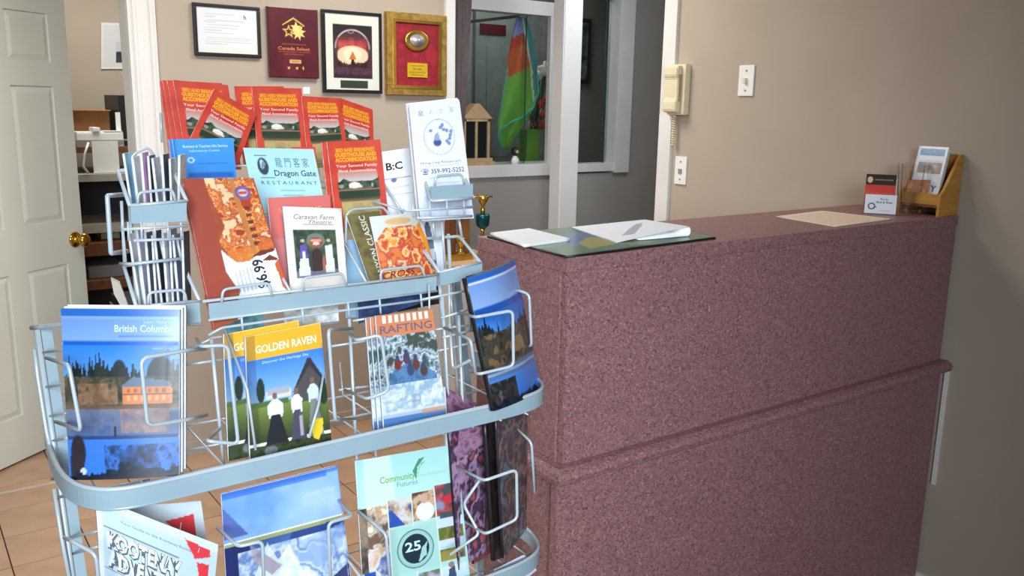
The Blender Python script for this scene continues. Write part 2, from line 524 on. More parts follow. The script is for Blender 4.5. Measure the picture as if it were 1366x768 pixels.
# stiles, rails and the thin field behind the panels
box_bm(bm, 0, LW, .008, .032, .01, 2.03)
for x0, x1 in ((0, cols_[0][0]), (cols_[0][1], cols_[1][0]), (cols_[1][1], LW)):
    box_bm(bm, x0, x1, 0, .04, .01, 2.03)
zz = [.01]+[z for r_ in rows_ for z in r_]+[2.03]
for k in range(0, len(zz), 2):
    for x0, x1 in cols_: box_bm(bm, x0, x1, 0, .04, zz[k], zz[k+1])
link('door_leaf', bm_mesh(bm), door_m, door)
for x0, x1 in cols_:
    for z0, z1 in rows_:
        bm = bmesh.new(); c = .026
        a = [bm.verts.new(v) for v in ((x0, .008, z0), (x1, .008, z0), (x1, .008, z1), (x0, .008, z1))]
        b = [bm.verts.new(v) for v in ((x0+c, .001, z0+c), (x1-c, .001, z0+c), (x1-c, .001, z1-c), (x0+c, .001, z1-c))]
        bm.faces.new(b)
        for i in range(4): bm.faces.new((a[i], a[(i+1) % 4], b[(i+1) % 4], b[i]))
        link('door_panel', bm_mesh(bm), door_m, door)
kb = lathe('door_knob', [(.0, 0), (.033, 0), (.034, .004), (.026, .008), (.012, .012), (.011, .03), (.022, .036), (.029, .046), (.029, .054), (.022, .064), (0, .068)], knob_m, door, loc=(.668, 0, .865))
kb.rotation_euler = (math.radians(90), 0, 0)
box('latch_plate', (LW, LW+.002, .008, .03, .84, .90), knob_m, parent=door)

# office furniture seen through the doorway
OY = 5.4


def P2(x, y): return P(x, y, OY)


def slab(name, a, b, m, depth, Y=OY, parent=None, **kw):
    A = P(*a, Y); B = P(*b, Y)
    if parent is None:
        bm = bmesh.new(); cx, cz = (A.x+B.x)/2, min(A.z, B.z); wx, wz = abs(B.x-A.x), abs(A.z-B.z)
        box_bm(bm, -wx/2, wx/2, 0, depth, 0, wz, bev=kw.pop('bev', 0))
        o = link(name, bm_mesh(bm), m); o.location = (cx, Y, cz); return tag(o, **kw)
    return box(name, (min(A.x, B.x), max(A.x, B.x), Y, Y+depth, min(A.z, B.z), max(A.z, B.z)), m, parent, world=True, bev=kw.pop('bev', 0), **kw)


sx0, sx1 = .50, 1.55
unit = thing('shelf_unit', 'white and brown open shelf unit against the office wall', 'shelf', (1.0, OY, 0))
zs = [P2(130, 232).z, P2(130, 299).z, P2(130, 318).z, P2(130, 352).z, P2(130, 368).z]
grey_sh = mat('grey_shelf', (176, 172, 160), None, .6)
box('top_shelf', (sx0, sx1, OY-.02, OY+.6, zs[0]-.04, zs[0]), grey_sh, unit, world=True)
box('middle_shelf', (sx0, sx1, OY, OY+.6, zs[1]-.05, zs[1]), grey_sh, unit, world=True)
box('back_panel', (sx0, sx1, OY+.45, OY+.47, 0, zs[0]-.04), mat('dark_grey_panel', (52, 54, 60), None, .6), unit, world=True)
box('brown_shelf', (sx0, sx1, OY-.06, OY+.45, zs[2]-.09, zs[2]-.02), wood_d, unit, world=True)
box('brown_shelf', (sx0, sx1, OY-.10, OY+.45, zs[4]-.06, zs[4]-.01), wood_d, unit, world=True)
for x in (sx0, sx1-.03): box('side_panel', (x, x+.03, OY, OY+.55, 0, zs[0]-.04), grey_sh, unit, world=True)
zt = zs[0]
shelf2 = thing('hutch_shelf', 'brown wood hutch board above the white shelf unit', 'shelf', (1.0, OY, zt))
zh = P(130, 196, OY+.1).z
box('board', (sx0, sx1, OY+.05, OY+.6, zh-.03, zh), wood_d, shelf2, world=True)
box('support', (sx0+.02, sx0+.04, OY+.06, OY+.55, zt, zh-.03), wood_d, shelf2, world=True)
box('support', (sx1-.05, sx1-.03, OY+.06, OY+.55, zt, zh-.03), wood_d, shelf2, world=True)
A = P(98, 146, OY+.3); B = P(154, 168, OY+.3)
cb = thing('cardboard_box', 'brown cardboard box lying on the office hutch', 'box', ((A.x+B.x)/2-.03, OY+.3, zh))
box('box_body', (A.x-.1, B.x-.03, OY+.3, OY+.55, zh, A.z), card_m, cb, world=True, bev=.004)
box('box_flap', (A.x-.1, B.x-.03, OY+.25, OY+.3, A.z-.006, A.z), card_m, cb, world=True)
pr = thing('fax_machine', 'off-white fax machine in front of the cardboard box', 'fax machine', tuple(P(140, 196, OY+.1)[:2])+(zh,))
bm = bmesh.new(); box_bm(bm, -.145, .105, 0, .12, 0, .085, bev=.012); link('machine_body', bm_mesh(bm), plate_m, pr)
bm = bmesh.new(); box_bm(bm, -.06, -.02, -.012, .1, .085, .11, bev=.006); link('handset', bm_mesh(bm), plate_m, pr)
bm = bmesh.new(); box_bm(bm, -.15, .1, -.004, 0, .012, .04); link('front_slot', bm_mesh(bm), mat('grey_plastic', (150, 148, 145), None, .5), pr)
bm = bmesh.new(); box_bm(bm, .0, .1, .0, .09, .086, .090); link('document_tray', bm_mesh(bm), plate_m, pr)
for a, b, lb in (((88, 176), (101, 192), 'loose white papers left of the fax machine'), ((157, 150), (166, 186), 'upright white paper tray beside the computer tower')):
    A = P(*a, OY+.08); B = P(*b, OY+.08)
    s = thing('paper_stack', lb, 'paper', ((A.x+B.x)/2, OY+.08, zh))
    for k in range(3):
        box('sheet', (A.x+.006*k, B.x-.004*k, OY+.145+.02*k, OY+.155+.02*k, zh, A.z-.01*k), plate_m, s, world=True)
A = P(100, 196, OY-.02); B = P(118, 232, OY-.02)
sl = slab('paper_sheet', (122, 188), (160, 230), plate_m, .004, OY+.02, label='white printed sheets hanging below the fax machine', cat='paper')
sl2 = tube('power_cord', [P(118, 190, OY-.02), P(113, 205, OY-.03), P(111, 222, OY-.03), P(118, 231, OY-.02)], .006, plate_m, pr)
pcm = thing('computer_tower', 'black computer tower behind the door casing on the hutch', 'computer', tuple(P(176, 180, OY+.2)[:2])+(zh,))
bm = bmesh.new(); hT = P(168, 127, OY+.2).z-zh; box_bm(bm, -.07, .1, 0, .35, 0, hT, bev=.006); link('tower_case', bm_mesh(bm), black_m, pcm)
bm = bmesh.new(); box_bm(bm, -.02, .04, -.004, 0, hT-.05, hT-.03); link('drive_slot', bm_mesh(bm), mat('grey_plastic', (150, 148, 145)), pcm)
bm = bmesh.new(); box_bm(bm, -.07, .09, -.004, 0, .03, .04); link('front_vent', bm_mesh(bm), mat('grey_plastic', (150, 148, 145)), pcm)
# small items on lower shelves
o = slab('box_file', (134, 302), (160, 318), mat('sage_card', (176, 178, 150), None, .7), .2, OY+.1, label='small pale box file on the middle office shelf', cat='box')
o.location.z = zs[2]-.02
o = slab('paper_pile', (118, 356), (168, 367), mat('grey_paper', (150, 150, 152), None, .8), .25, OY, label='flat grey pile of papers on the low brown shelf', cat='paper')
o.location.z = zs[4]-.01
bin_ = lathe('waste_basket', [(0, 0), (.09, 0), (.12, .26), (.115, .26), (.085, .01), (0, .01)], mat('dark_green_plastic', (60, 68, 52), None, .6), None, loc=(.76, 5.2, 0), label='dark waste basket beside the open door', cat='basket')
ch = thing('paper_bag', 'crumpled white paper bag on a dark box behind the rack', 'bag', tuple(P(160, 408, 3.95)))
S_ = [P(148, 372, 3.95), P(160, 378, 3.95), P(172, 410, 3.95), P(163, 412, 3.95), P(152, 392, 3.95)]
bm = bmesh.new(); f_ = [bm.verts.new(p) for p in S_]; g_ = [bm.verts.new(p+Vector((0.01, .05, 0))) for p in S_]
bm.faces.new(f_); bm.faces.new(g_[::-1])
for i in range(5): bm.faces.new((f_[i], g_[i], g_[(i+1) % 5], f_[(i+1) % 5]))
bmesh.ops.recalc_face_normals(bm, faces=bm.faces)
link('bag_body', bm_mesh(bm), plate_m, ch, world=True)
db = thing('storage_box', 'dark storage box on the office floor behind the rack', 'box', (.95, 3.96, 0))
zb = P(160, 408, 3.95).z
bm = bmesh.new(); box_bm(bm, -.16, .15, -.06, .3, 0, zb-.002, bev=.006); link('box_body', bm_mesh(bm), black_m, db)
bm = bmesh.new(); box_bm(bm, -.165, .155, -.065, .305, zb-.06, zb-.045, bev=.002); link('lid_rim', bm_mesh(bm), mat('grey_plastic', (150, 148, 145)), db)

# office picture
S = Surf(P(135, 92, 6.19), P(182, 92, 6.19), P(135, 30, 6.19))
cv = Cv(S.w, S.h, (222, 222, 222), step=.004)
cv.rect(.05, .05, .95, .95, (208, 210, 212)).rect(.42, .14, 1, .38, (52, 52, 56)).ell(.55, .36, .1, .1, (40, 42, 48)).rect(.42, .38, 1, .6, (190, 196, 204))
booklet('wall_poster', 'unframed pale poster with a dark figure on the office wall', 'poster', S, cv, t=.003, m=MATTE)

# --- window wall and hall
HY = 4.15


def hz(x, y): return P(x, y, HY)


zs0, zs1 = hz(680, 235).z, hz(680, 219).z          # sill
zt0 = hz(680, 17).z; zt1 = zt0+.075
xL = hz(612, 220).x; xR = hz(822, 150).x
hw = box('wall_hall', (1.9, xL, HY, HY+.1, 0, 2.45), wall_g, kind='structure')
box('wall_hall_below_window', (xL, xR+.02, HY, HY+.1, 0, zs0), wall_g, kind='structure')
box('wall_hall_above_window', (xL, xR+.02, HY, HY+.1, zt1+.3, 2.45), wall_g, kind='structure')
box('wall_hall_right', (xR+.02, 6.0, HY, HY+.1, 0, 2.45), wall_g, kind='structure')
xm0, xm1 = hz(731, 120).x, hz(738, 120).x+.16
win = bpy.data.objects.new('window_1', None); COL.objects.link(win); win.location = (xL, HY, zs0)
tag(win, 'white-framed interior window beyond the counter', kind='structure')
box('window_sill', (xL, xm1, HY-.03, HY+.2, zs0, zs1), white_m, win, bev=.004, world=True)
box('window_sill', (xm1+.0005, xR+.0, HY-.02, HY+.1, zs0+.01, zs1-.01), white_m, win, bev=.004, world=True)
box('window_header', (xL, xm1, HY-.015, HY+.08, zt0, zt1), white_m, win, bev=.003, world=True)
box('window_mullion', (xm0, xm1, HY-.012, HY+.02, zs1, zt0), white_m, win, bev=.003, world=True)
box('side_frame', (xR-.02, xR+.1, HY-.03, HY+.0, zs0, zt1+.3), white_m, win, bev=.004, world=True)
box('side_reveal', (xR-.02, xR+.02, HY+.0, HY+.1, zs0, zt1+.3), white_m, win, world=True)
box('transom_header', (xm1, xR-.02, HY+.02, HY+.09, zt1+.06, zt1+.10), white_m, win, world=True)
xs = hz(709, 100).x
box('window_pane', (xL+.005, xs, HY+.06, HY+.064, zs1, zt0), pane_m, win, world=True)
box('window_pane', (xs-.02, xm0, HY+.072, HY+.076, zs1, zt0), pane_m, win, world=True)
box('window_pane', (xm1, xR-.02, HY+.06, HY+.064, zs1-.01, zt1+.06), pane_m, win, world=True)
box('pane_edge', (xs-.003, xs+.003, HY+.056, HY+.06, zs1, zt0), mat('dark_glass_edge', (42, 58, 56), None, .3), win, world=True)
gx = hz(817, 100).x
box('edge_reflection', (gx-.012, gx+.0, HY+.05, HY+.058, zs1-.01, zt1+.06), mat('dark_glass_edge', (42, 58, 56)), win, world=True)  # solid dark strip standing in for the greenish reflection at the glass edge
# room behind the window
box('wall_far', (2.2, 6.0, 5.3, 5.4, 0, 2.45), wall_g, kind='structure')
box('wall_far_left', (2.3, 2.4, 4.25, 5.3, 0, 2.45), wall_g, kind='structure')
box('wall_far_right', (5.6, 5.7, 4.25, 5.3, 0, 2.45), wall_g, kind='structure')
FY = 5.28
xa, xb = P(632, 100, FY).x, P(700, 100, FY).x+.25
fd = bpy.data.objects.new('door_2', None); COL.objects.link(fd); fd.location = (xa, FY, 0); tag(fd, 'grey panelled door behind the window', kind='structure')
gd = mat('grey_door_paint', (140, 140, 138), None, .5)
box('door_leaf', (xa, xb, FY-.02, FY+.015, 0, 2.3), gd, fd, world=True)
for (z0, z1) in ((.3, 1.0), (1.1, 1.86)):
    for k in range(2):
        x0 = xa+.09+k*(xb-xa-.1)/2; box('door_panel', (x0, x0+(xb-xa-.26)/2, FY-.028, FY-.02, z0, z1), gd, fd, world=True, bev=.004)
A = P(641, 31, FY-.035); B = P(675, 47, FY-.035)
sg = thing('door_sign', 'dark red sign plate on the grey door behind the window', 'sign', ((A.x+B.x)/2, FY-.035, B.z))
box('sign_plate', (A.x, B.x, FY-.034, FY-.028, B.z, A.z), mat('dark_red_sign', (92, 26, 34), None, .4), sg, world=True)
pm = mat('mauve_curtain', (128, 112, 112), (112, 98, 100), .9, scale=30, stretch=(4, 1, .3))
# mauve curtain edge at the left of the window
bm = bmesh.new(); x0, x1 = hz(606, 0).x, hz(626, 0).x; rows = []
for k in range(13):
    x = x0+(x1-x0)*k/12; y = HY-.035+.012*math.sin(k*1.9)
    rows.append([bm.verts.new(((x-x0)*{0: .25, 1: .62, 2: 1.08}[[zs1+.01, 1.6, 2.4].index(z)], y-HY, z)) for z in (zs1+.01, 1.6, 2.4)])
for a, b in zip(rows, rows[1:]):
    for i in range(2): bm.faces.new((a[i], b[i], b[i+1], a[i+1]))
cu = link('curtain', bm_mesh(bm), pm, smooth=True); cu.location = (x0, HY, 0)
sm = cu.modifiers.new('s', 'SOLIDIFY'); sm.thickness = .003
tag(cu, 'narrow mauve curtain hanging left of the interior window', 'curtain')

# beach towel behind the glass
TY = 4.34
bm = bmesh.new()
prof = [(22, 690, 702), (60, 681, 713), (100, 675, 717), (125, 670, 718), (145, 667, 712), (162, 663, 700), (178, 664, 689), (197, 671, 678)]
NT = 16; grid = []


def interp(y):
    for (a, b) in zip(prof, prof[1:]):
        if a[0] <= y <= b[0]:
            f = (y-a[0])/(b[0]-a[0]); return a[1]+(b[1]-a[1])*f, a[2]+(b[2]-a[2])*f


NJ = 60
for j in range(NJ+1):
    y = 22+(197-22)*j/NJ; l, r_ = interp(y); row = []
    for k in range(NT*2+1):
        u = k/(NT*2); p = P(l+(r_-l)*u, y, TY+.03*math.sin(u*7+y*.02)*(.4+.6*(j/NJ)))
        row.append((p, u, y))
    grid.append(row)
tw = thing('beach_towel', 'beach towel striped lavender, red, orange and green hanging behind the window', 'towel', tuple(P(690, 22, TY)))
co = np.array([[*c[0]] for r_ in grid for c in r_]); NX = NT*2
q = np.array([(j*(NX+1)+k, (j+1)*(NX+1)+k, (j+1)*(NX+1)+k+1, j*(NX+1)+k+1) for j in range(NJ) for k in range(NX)])
me = raw_mesh('towel', co, q, tw.location)
a_ = me.color_attributes.new('Col', 'FLOAT_COLOR', 'POINT'); cc = []
for r_ in grid:
    for p, u, y in r_:
        xx = interp(y)[0]+(interp(y)[1]-interp(y)[0])*u
        edge_x = 697+(y-22)*.17 if y < 100 else 709+(y-100)*.1
        yy = y+ (xx-690)*.45
        if y > 130: hem = ((xx-716)*(-.62)+140) # lower diagonal hem
        if xx > edge_x-1.5 and xx < edge_x+1: c = (214, 206, 176)
        elif xx >= edge_x+1: c = (84, 140, 148) if y < 128 else (104, 146, 72)
        elif yy < 47: c = (140, 140, 196)
        elif yy < 62: c = (186, 54, 34)
        elif yy < 98: c = (206, 84, 40)
        else: c = (122, 166, 66)
        if u < .035 and y > 90: c = (96, 168, 150)
        cc.append(tuple(srgb(c))+(1.,))
a_.data.foreach_set('color', np.array(cc, np.float32).ravel())
o = link('towel_cloth', me, MATTE, tw, smooth=True); sm = o.modifiers.new('s', 'SOLIDIFY'); sm.thickness = .004
hem = [P(l, y, TY-.006) for y, l in ((164, 664), (172, 664), (180, 667), (197, 673))]
tube('turquoise_hem', [P(717, 100, TY-.05), P(718, 124, TY-.05), P(711, 142, TY-.05), P(697, 156, TY-.05), P(680, 164, TY-.05), P(667, 173, TY-.04), P(664, 181, TY-.03), P(670, 197, TY-.02)], .007, mat('turquoise_cloth', (86, 178, 160), None, .9), tw)
hook = box('towel_hook', (P(694, 22, TY).x-.01, P(694, 22, TY).x+.01, TY-.01, 5.26, P(694, 22, TY).z-.005, P(694, 22, TY).z+.01), mat('steel', (150, 150, 150), None, .3, .8), None, label='steel hook bar holding the beach towel', cat='hook')

# lantern ornament on the sill
lc = P(634, 217, HY+.0); lz = zs1
LN = thing('wooden_lantern', 'pale wooden lantern with dark panes on the window sill', 'lantern', (lc.x, HY+.05-.03, lz))
lw = (P(653, 180, HY).x-P(616, 180, HY).x)/2; LNh = P(637, 138, HY).z-lz
lw2 = lw*.92
for nm, b_ in (('base_board', (-lw-.03, lw+.03, -.045, .02, 0, .02)), ('base_step', (-lw-.01, lw+.012, -.04, .02, .02, .04))):
    bm = bmesh.new(); box_bm(bm, *b_, bev=.002); link(nm, bm_mesh(bm), wood_l, LN)
zr = LNh-.085
for x in (-lw2+.006, lw2-.006):
    for y in (-.03, .012):
        bm = bmesh.new(); box_bm(bm, x-.006, x+.006, y-.006, y+.006, .04, zr); link('corner_post', bm_mesh(bm), wood_l, LN)
bm = bmesh.new(); box_bm(bm, -lw2, lw2, -.036, .018, zr-.012, zr+.004); link('eave_frame', bm_mesh(bm), wood_l, LN)
bm = bmesh.new(); box_bm(bm, -lw2+.012, lw2-.012, -.024, .008, .04, zr-.012); link('dark_pane', bm_mesh(bm), mat('dark_pane', (24, 30, 30), None, .15), LN)
bm = bmesh.new(); box_bm(bm, -.007, .007, -.031, -.024, .04, zr-.012); link('mullion', bm_mesh(bm), wood_l, LN)
prism('roof', [(-lw2-.014, zr+.004), (lw2+.014, zr+.004), (.012, LNh), (-.012, LNh)], -.042, .022, 1, wood_l, LN)

# doll
dc = P(684, 214, HY+.02)
DL = thing('doll_figurine', 'tiny black and white doll figurine on the window sill', 'figurine', (dc.x, HY+.0, zs1))
lathe('doll_body', [(0, 0), (.02, 0), (.022, .02), (.012, .045), (.008, .05)], plate_m, DL)
lathe('doll_head', [(0, .045), (.016, .05), (.024, .068), (.022, .085), (.01, .098), (0, .1)], black_m, DL)
lathe('doll_face', [(0, 0), (.010, .0), (.011, .004), (0, .007)], wood_l, DL, loc=(0, -.022, .07)).rotation_euler = (math.radians(90), 0, 0)
for s in (-1, 1): tube('doll_arm', [Vector(DL.location)+Vector((s*.012, 0, .04)), Vector(DL.location)+Vector((s*.024, -.008, .018))], .004, plate_m, DL, fil=0)

# planter with flowers behind the glass
fc = P(711, 214, 4.45)
PL = thing('flower_planter', 'lime green planter with red and white flowers behind the window', 'plant', (fc.x, 4.45, 1.1))
bm = bmesh.new(); box_bm(bm, -.075, .02, -.03, .05, 0, .22, bev=.01); link('planter_box', bm_mesh(bm), green_m, PL)
red_f = mat('red_petals', (190, 60, 48), None, .7); wh_f = mat('white_petals', (206, 204, 200), None, .7); stem_m = mat('dark_leaves', (50, 70, 48), (36, 54, 38), .7, scale=40)
rr = random.Random(3)
for k in range(22):
    x, z = rr.uniform(-.05, .14), rr.uniform(.22, .62); y = rr.uniform(-.03, .04)
    bm = bmesh.new(); bmesh.ops.create_icosphere(bm, subdivisions=2, radius=rr.uniform(.018, .03))
    for v in bm.verts: v.co *= 1+.35*math.sin(v.co.x*260+k)*math.sin(v.co.z*240)
    o = link('blossom', bm_mesh(bm), red_f if k % 2 else wh_f, PL, smooth=True); o.location = (x, y, z)
    tube('stem', [Vector(PL.location)+Vector((x*.2-.01, .01, .2)), Vector(PL.location)+Vector((x, y, z))], .003, stem_m, PL, fil=0, seg=5)
ST = thing('plant_stand', 'dark stand under the flower planter', 'stand', (fc.x, 4.46, 0))
bm = bmesh.new(); box_bm(bm, -.12, .12, -.08, .1, 1.07, 1.1, bev=.004); link('stand_top', bm_mesh(bm), wood_d, ST)
for sx in (-.1, .1):
    for sy in (-.06, .08):
        bm = bmesh.new(); box_bm(bm, sx-.012, sx+.012, sy-.012, sy+.012, 0, 1.07); link('leg', bm_mesh(bm), wood_d, ST)
# dark picture seen in the right pane
A = P(774, 24, 5.26); B = P(786, 112, 5.26)
pc = thing('dark_picture', 'tall dark framed picture behind the right window pane', 'picture', ((A.x+B.x)/2-.1, 5.26, B.z))
box('picture_frame', (A.x-.25, B.x, 5.26, 5.285, B.z, A.z), mat('dark_frame', (58, 62, 60), None, .5), pc, world=True, bev=.004)
box('picture_print', (A.x-.22, B.x-.03, 5.256, 5.26, B.z+.03, A.z-.03), mat('dim_print', (150, 152, 148), (70, 74, 72), .6, scale=14), pc, world=True)

# white post
POST = thing('white_post', 'white boxed post from floor to ceiling behind the counter', 'post', (2.925, 3.645, 0))
px0 = P(746, 303, 3.6).x; px1 = P(768, 303, 3.6).x
box('post_core', (px0, px1, 3.6, 3.69, 0, 2.45), white_m, POST, world=True, bev=.002)
box('post_edge_strip', (px0-.006, px0, 3.604, 3.686, 0, 2.45), white_m, POST, world=True)

# ================================================================== PICTURES ON THE BACK WALL
def framed(name, label, cat, tl, br, fm, fw, depth, cvfun, mat_w=0, inner_m=MATTE, lip=None, step=.0022):
    A = P(*tl, WY0-.001); B = P(*br, WY0-.001)
    x0, x1, z0, z1 = A.x, B.x, B.z, A.z; y1 = WY0-.001; y0 = y1-depth
    t_ = thing(name, label, cat, ((x0+x1)/2, y1, z0))
    if fw:
        for b_ in ((x0, x1, y0, y1, z0, z0+fw), (x0, x1, y0, y1, z1-fw, z1), (x0, x0+fw, y0, y1, z0+fw, z1-fw), (x1-fw, x1, y0, y1, z0+fw, z1-fw)):
            box('frame_rail', b_, fm, t_, world=True, bev=min(.003, fw*.2))
        if lip:
            f2 = fw*.7; f3 = fw
            for b_ in ((x0+f2, x1-f2, y0-.004, y0, z0+f2, z0+f3), (x0+f2, x1-f2, y0-.004, y0, z1-f3, z1-f2), (x0+f2, x0+f3, y0-.004, y0, z0+f3, z1-f3), (x1-f3, x1-f2, y0-.004, y0, z0+f3, z1-f3)):
                box('frame_bead', b_, lip, t_, world=True)
    yi = y0+(.006 if fw else 0)
    if fw: box('backing', (x0+fw, x1-fw, yi+.001, y1, z0+fw, z1-fw), black_m, t_, world=True)
    else: box('plaque_board', (x0, x1, y0, y1, z0, z1), fm, t_, world=True, bev=.003)
    e = .0 if fw else .004
    S_ = Surf((x0+fw+e, yi-.0004, z0+fw+e), (x1-fw-e, yi-.0004, z0+fw+e), (x0+fw+e, yi-.0004, z1-fw-e))
    cv_ = Cv(S_.w, S_.h, step=step, seed=5); cvfun(cv_)
    add_cover(S_, cv_, t_, t_.location, inner_m, 'picture', .0004)
    return t_, (x0+fw, x1-fw, z0+fw, z1-fw, yi)


def cert(c):
    c.rect(0, 0, 1, 1, (218, 222, 226))
    for i, (v, u0, u1) in enumerate([(.86, .14, .62), (.80, .14, .3), (.72, .16, .78), (.68, .12, .3), (.62, .16, .7), (.56, .12, .66), (.5, .12, .4), (.44, .1, .6), (.34, .14, .88), (.30, .14, .86), (.25, .12, .9), (.2, .12, .5)]):
        c.rect(u0, v-.008, u1, v+.008, (182, 186, 192), .8)
    c.text('h', .8, .78, .10, (70, 74, 84), bold=1)
    c.rect(0, 0, 1, .12, (214, 222, 206), .6)


def plaque(c):
    c.tex(0, 0, 1, 1, [(92, 24, 38), (78, 20, 34), (98, 30, 44)], 3, 2)
    g = (208, 178, 92)
    c.poly([(.27, .765), (.5, .875), (.73, .765), (.73, .745), (.5, .85), (.27, .745)], g)
    import math as m_
    def star(cu, cv_, r, r2, n, col, rot=m_.pi/2, su=1.3):
        pts = []
        for k in range(2*n):
            rr_ = r if k % 2 == 0 else r2; a = rot+k*m_.pi/n; pts.append((cu+rr_*su*m_.cos(a), cv_+rr_*m_.sin(a)))
        c.poly(pts, col)
    star(.4, .665, .105, .045, 5, g); star(.4, .665, .06, .025, 5, (84, 22, 36))
    star(.6, .66, .12, .06, 8, (226, 204, 120), rot=m_.pi/2+.2)
    star(.55, .73, .09, .04, 5, (232, 210, 130))
    c.rect(.4, .20, .64, .255, (206, 170, 110))
    star(.38, .13, .03, .012, 5, g); star(.55, .13, .03, .012, 5, g); c.poly([(.68, .1), (.70, .13), (.68, .16), (.66, .14)], g)
    c.text('ACCOMMODATION', .5, .47, .022, (190, 96, 60), width=.5)
    c.text('Canada Select', .5, .395, .048, (214, 128, 84), width=.66, bold=1)
    c.text('ASSURING QUALITY STANDARDS', .5, .36, .018, (190, 96, 60), width=.66)
    c.text('BED & BREAKFAST', .5, .325, .018, (190, 96, 60), width=.42)
    c.rect(.44, .22, .60, .236, (150, 96, 60), .7)


def arch(c):
    c.rect(0, 0, 1, 1, (214, 218, 206))
    c.rect(.14, .155, .87, .865, (40, 34, 40))
    c.grad(.55, .865, (48, 42, 48), (34, 28, 34), .15, .86)
    c.ell(.5, .56, .33, .25, (196, 190, 186), ring=.10, soft=.06)
    c.ell(.5, .55, .31, .235, (72, 44, 52))
    c.grad(.50, .66, (206, 96, 84), (150, 48, 56), .24, .76); c.tex(.2, .5, .8, .7, [(190, 70, 64), (120, 40, 50), (206, 110, 90)], 10, 3, .4)
    c.ell(.5, .46, .30, .13, (226, 196, 166)); c.ell(.5, .47, .17, .1, (240, 216, 186))
    c.rect(.15, .2, .86, .31, (58, 32, 50)); c.tex(.15, .19, .86, .3, [(50, 28, 44), (86, 52, 70), (44, 26, 38)], 14)
    c.trees(.3, .09, (52, 32, 36), 18, .15, .86)
    c.rect(.475, .3, .525, .42, (40, 26, 24)); c.poly([(.43, .41), (.5, .52), (.57, .41)], (196, 112, 52))
    c.rect(.15, .3, .22, .55, (70, 40, 44), .8); c.rect(.79, .3, .86, .55, (70, 40, 44), .8)
    c.ell(.47, .78, .06, .03, (150, 130, 140), ring=.3); c.rect(.15, .155, .86, .2, (46, 30, 44))
    c.rect(.26, .02, .78, .125, (46, 58, 46))


def goldp(c): c.tex(0, 0, 1, 1, [(150, 18, 34), (132, 12, 30), (156, 24, 40)], 8, 2)


framed('framed_certificate', 'black-framed white certificate, leftmost on the beige back wall', 'certificate', (255, 3), (347.5, 78), black_m, .014, .016, cert, inner_m=MATTE)
framed('award_plaque', 'dark maroon award plaque with gold house and star emblem', 'plaque', (354, 8), (423.5, 105), mat('maroon_board', (84, 22, 34), (70, 18, 30), .3, coat=.4), 0, .02, plaque, inner_m=GLOSS)
framed('framed_print', 'black-framed print of a red sunset under an arch', 'picture', (427, 12), (508, 125), mat('black_frame', (24, 26, 34), None, .35), .014, .018, arch, inner_m=GLOSS)
gt, gi = framed('gold_framed_award', 'gold-framed red velvet award with oval silver medallion', 'award', (512, 15), (592, 128), gold_m, .042, .028, goldp, lip=goldp_m, inner_m=MATTE)
gx0, gx1, gz0, gz1, gy = gi
gxc = (gx0+gx1)/2
e1 = lathe('medallion_rim', [(0, 0), (.056, 0), (.058, .004), (.05, .008), (.044, .006), (0, .006)], goldp_m, gt, loc=(gxc-.003-gt.location.x, gy-.002-gt.location.y, gz1-.075-gt.location.z)); e1.rotation_euler = (math.radians(90), 0, 0); e1.scale = (1.1, .82, 1)
e1 = lathe('medallion_face', [(0, .006), (.033, .006), (.033, .008), (.014, .009), (.013, .012), (0, .012)], mat('silver_plate', (210, 210, 214), None, .25, .6), gt, loc=e1.location); e1.rotation_euler = (math.radians(90), 0, 0); e1.scale = (1.1, .82, 1)
pz = P(550, 94, WY0).z
box('engraved_plate', (gxc-.052, gxc+.05, gy-.006, gy-.002, pz-.03, pz+.032), mat('yellow_brass_plate', (222, 186, 44), (206, 168, 30), .4, .2), gt, world=True)
Sp = Surf((gxc-.052, gy-.006, pz-.03), (gxc+.05, gy-.006, pz-.03), (gxc-.052, gy-.006, pz+.032))
Lp = [('IN RECOGNITION OF', .5, .76, .09, (120, 84, 20), 'CENTER', .66, 0, 1, 0), ('FIVE YEARS', .5, .5, .16, (120, 84, 20), 'CENTER', .45, 0, 1, 0), ('OF DEDICATED SERVICE TO OUR', .5, .3, .09, (120, 84, 20), 'CENTER', .82, 0, 1, 0), ('GUESTS AND VISITORS', .5, .12, .09, (120, 84, 20), 'CENTER', .6, 0, 1, 0)]
add_letters(Sp, Lp, gt, gt.location, .0004)

# ================================================================== RIGHT WALL FITTINGS
XW = 2.515
KW = XW/2.5


def wall_plate(name, label, ya, yb, z0, z1, cat, kind):
    ya, yb, z0, z1 = ya*KW, yb*KW, CAMZ+(z0-CAMZ)*KW, CAMZ+(z1-CAMZ)*KW
    t_ = thing(name, label, cat, (XW, (ya+yb)/2, z0))
    box('plate', (XW-.006, XW, ya, yb, z0, z1), plate_m, t_, world=True, bev=.002)
    yc = (ya+yb)/2; zc = (z0+z1)/2
    if kind == 'switch':
        box('toggle', (XW-.016, XW-.006, yc-.005, yc+.005, zc-.010, zc+.010), cream_m, t_, world=True, bev=.002)
    else:
        box('jack', (XW-.009, XW-.006, yc-.009, yc+.009, zc-.012, zc+.006), mat('grey_plastic', (150, 148, 145)), t_, world=True)
    for s in (-1, 1): box('screw', (XW-.008, XW-.006, yc-.003, yc+.003, zc+s*.034-.003, zc+s*.034+.003), mat('grey_plastic', (150, 148, 145)), t_, world=True)


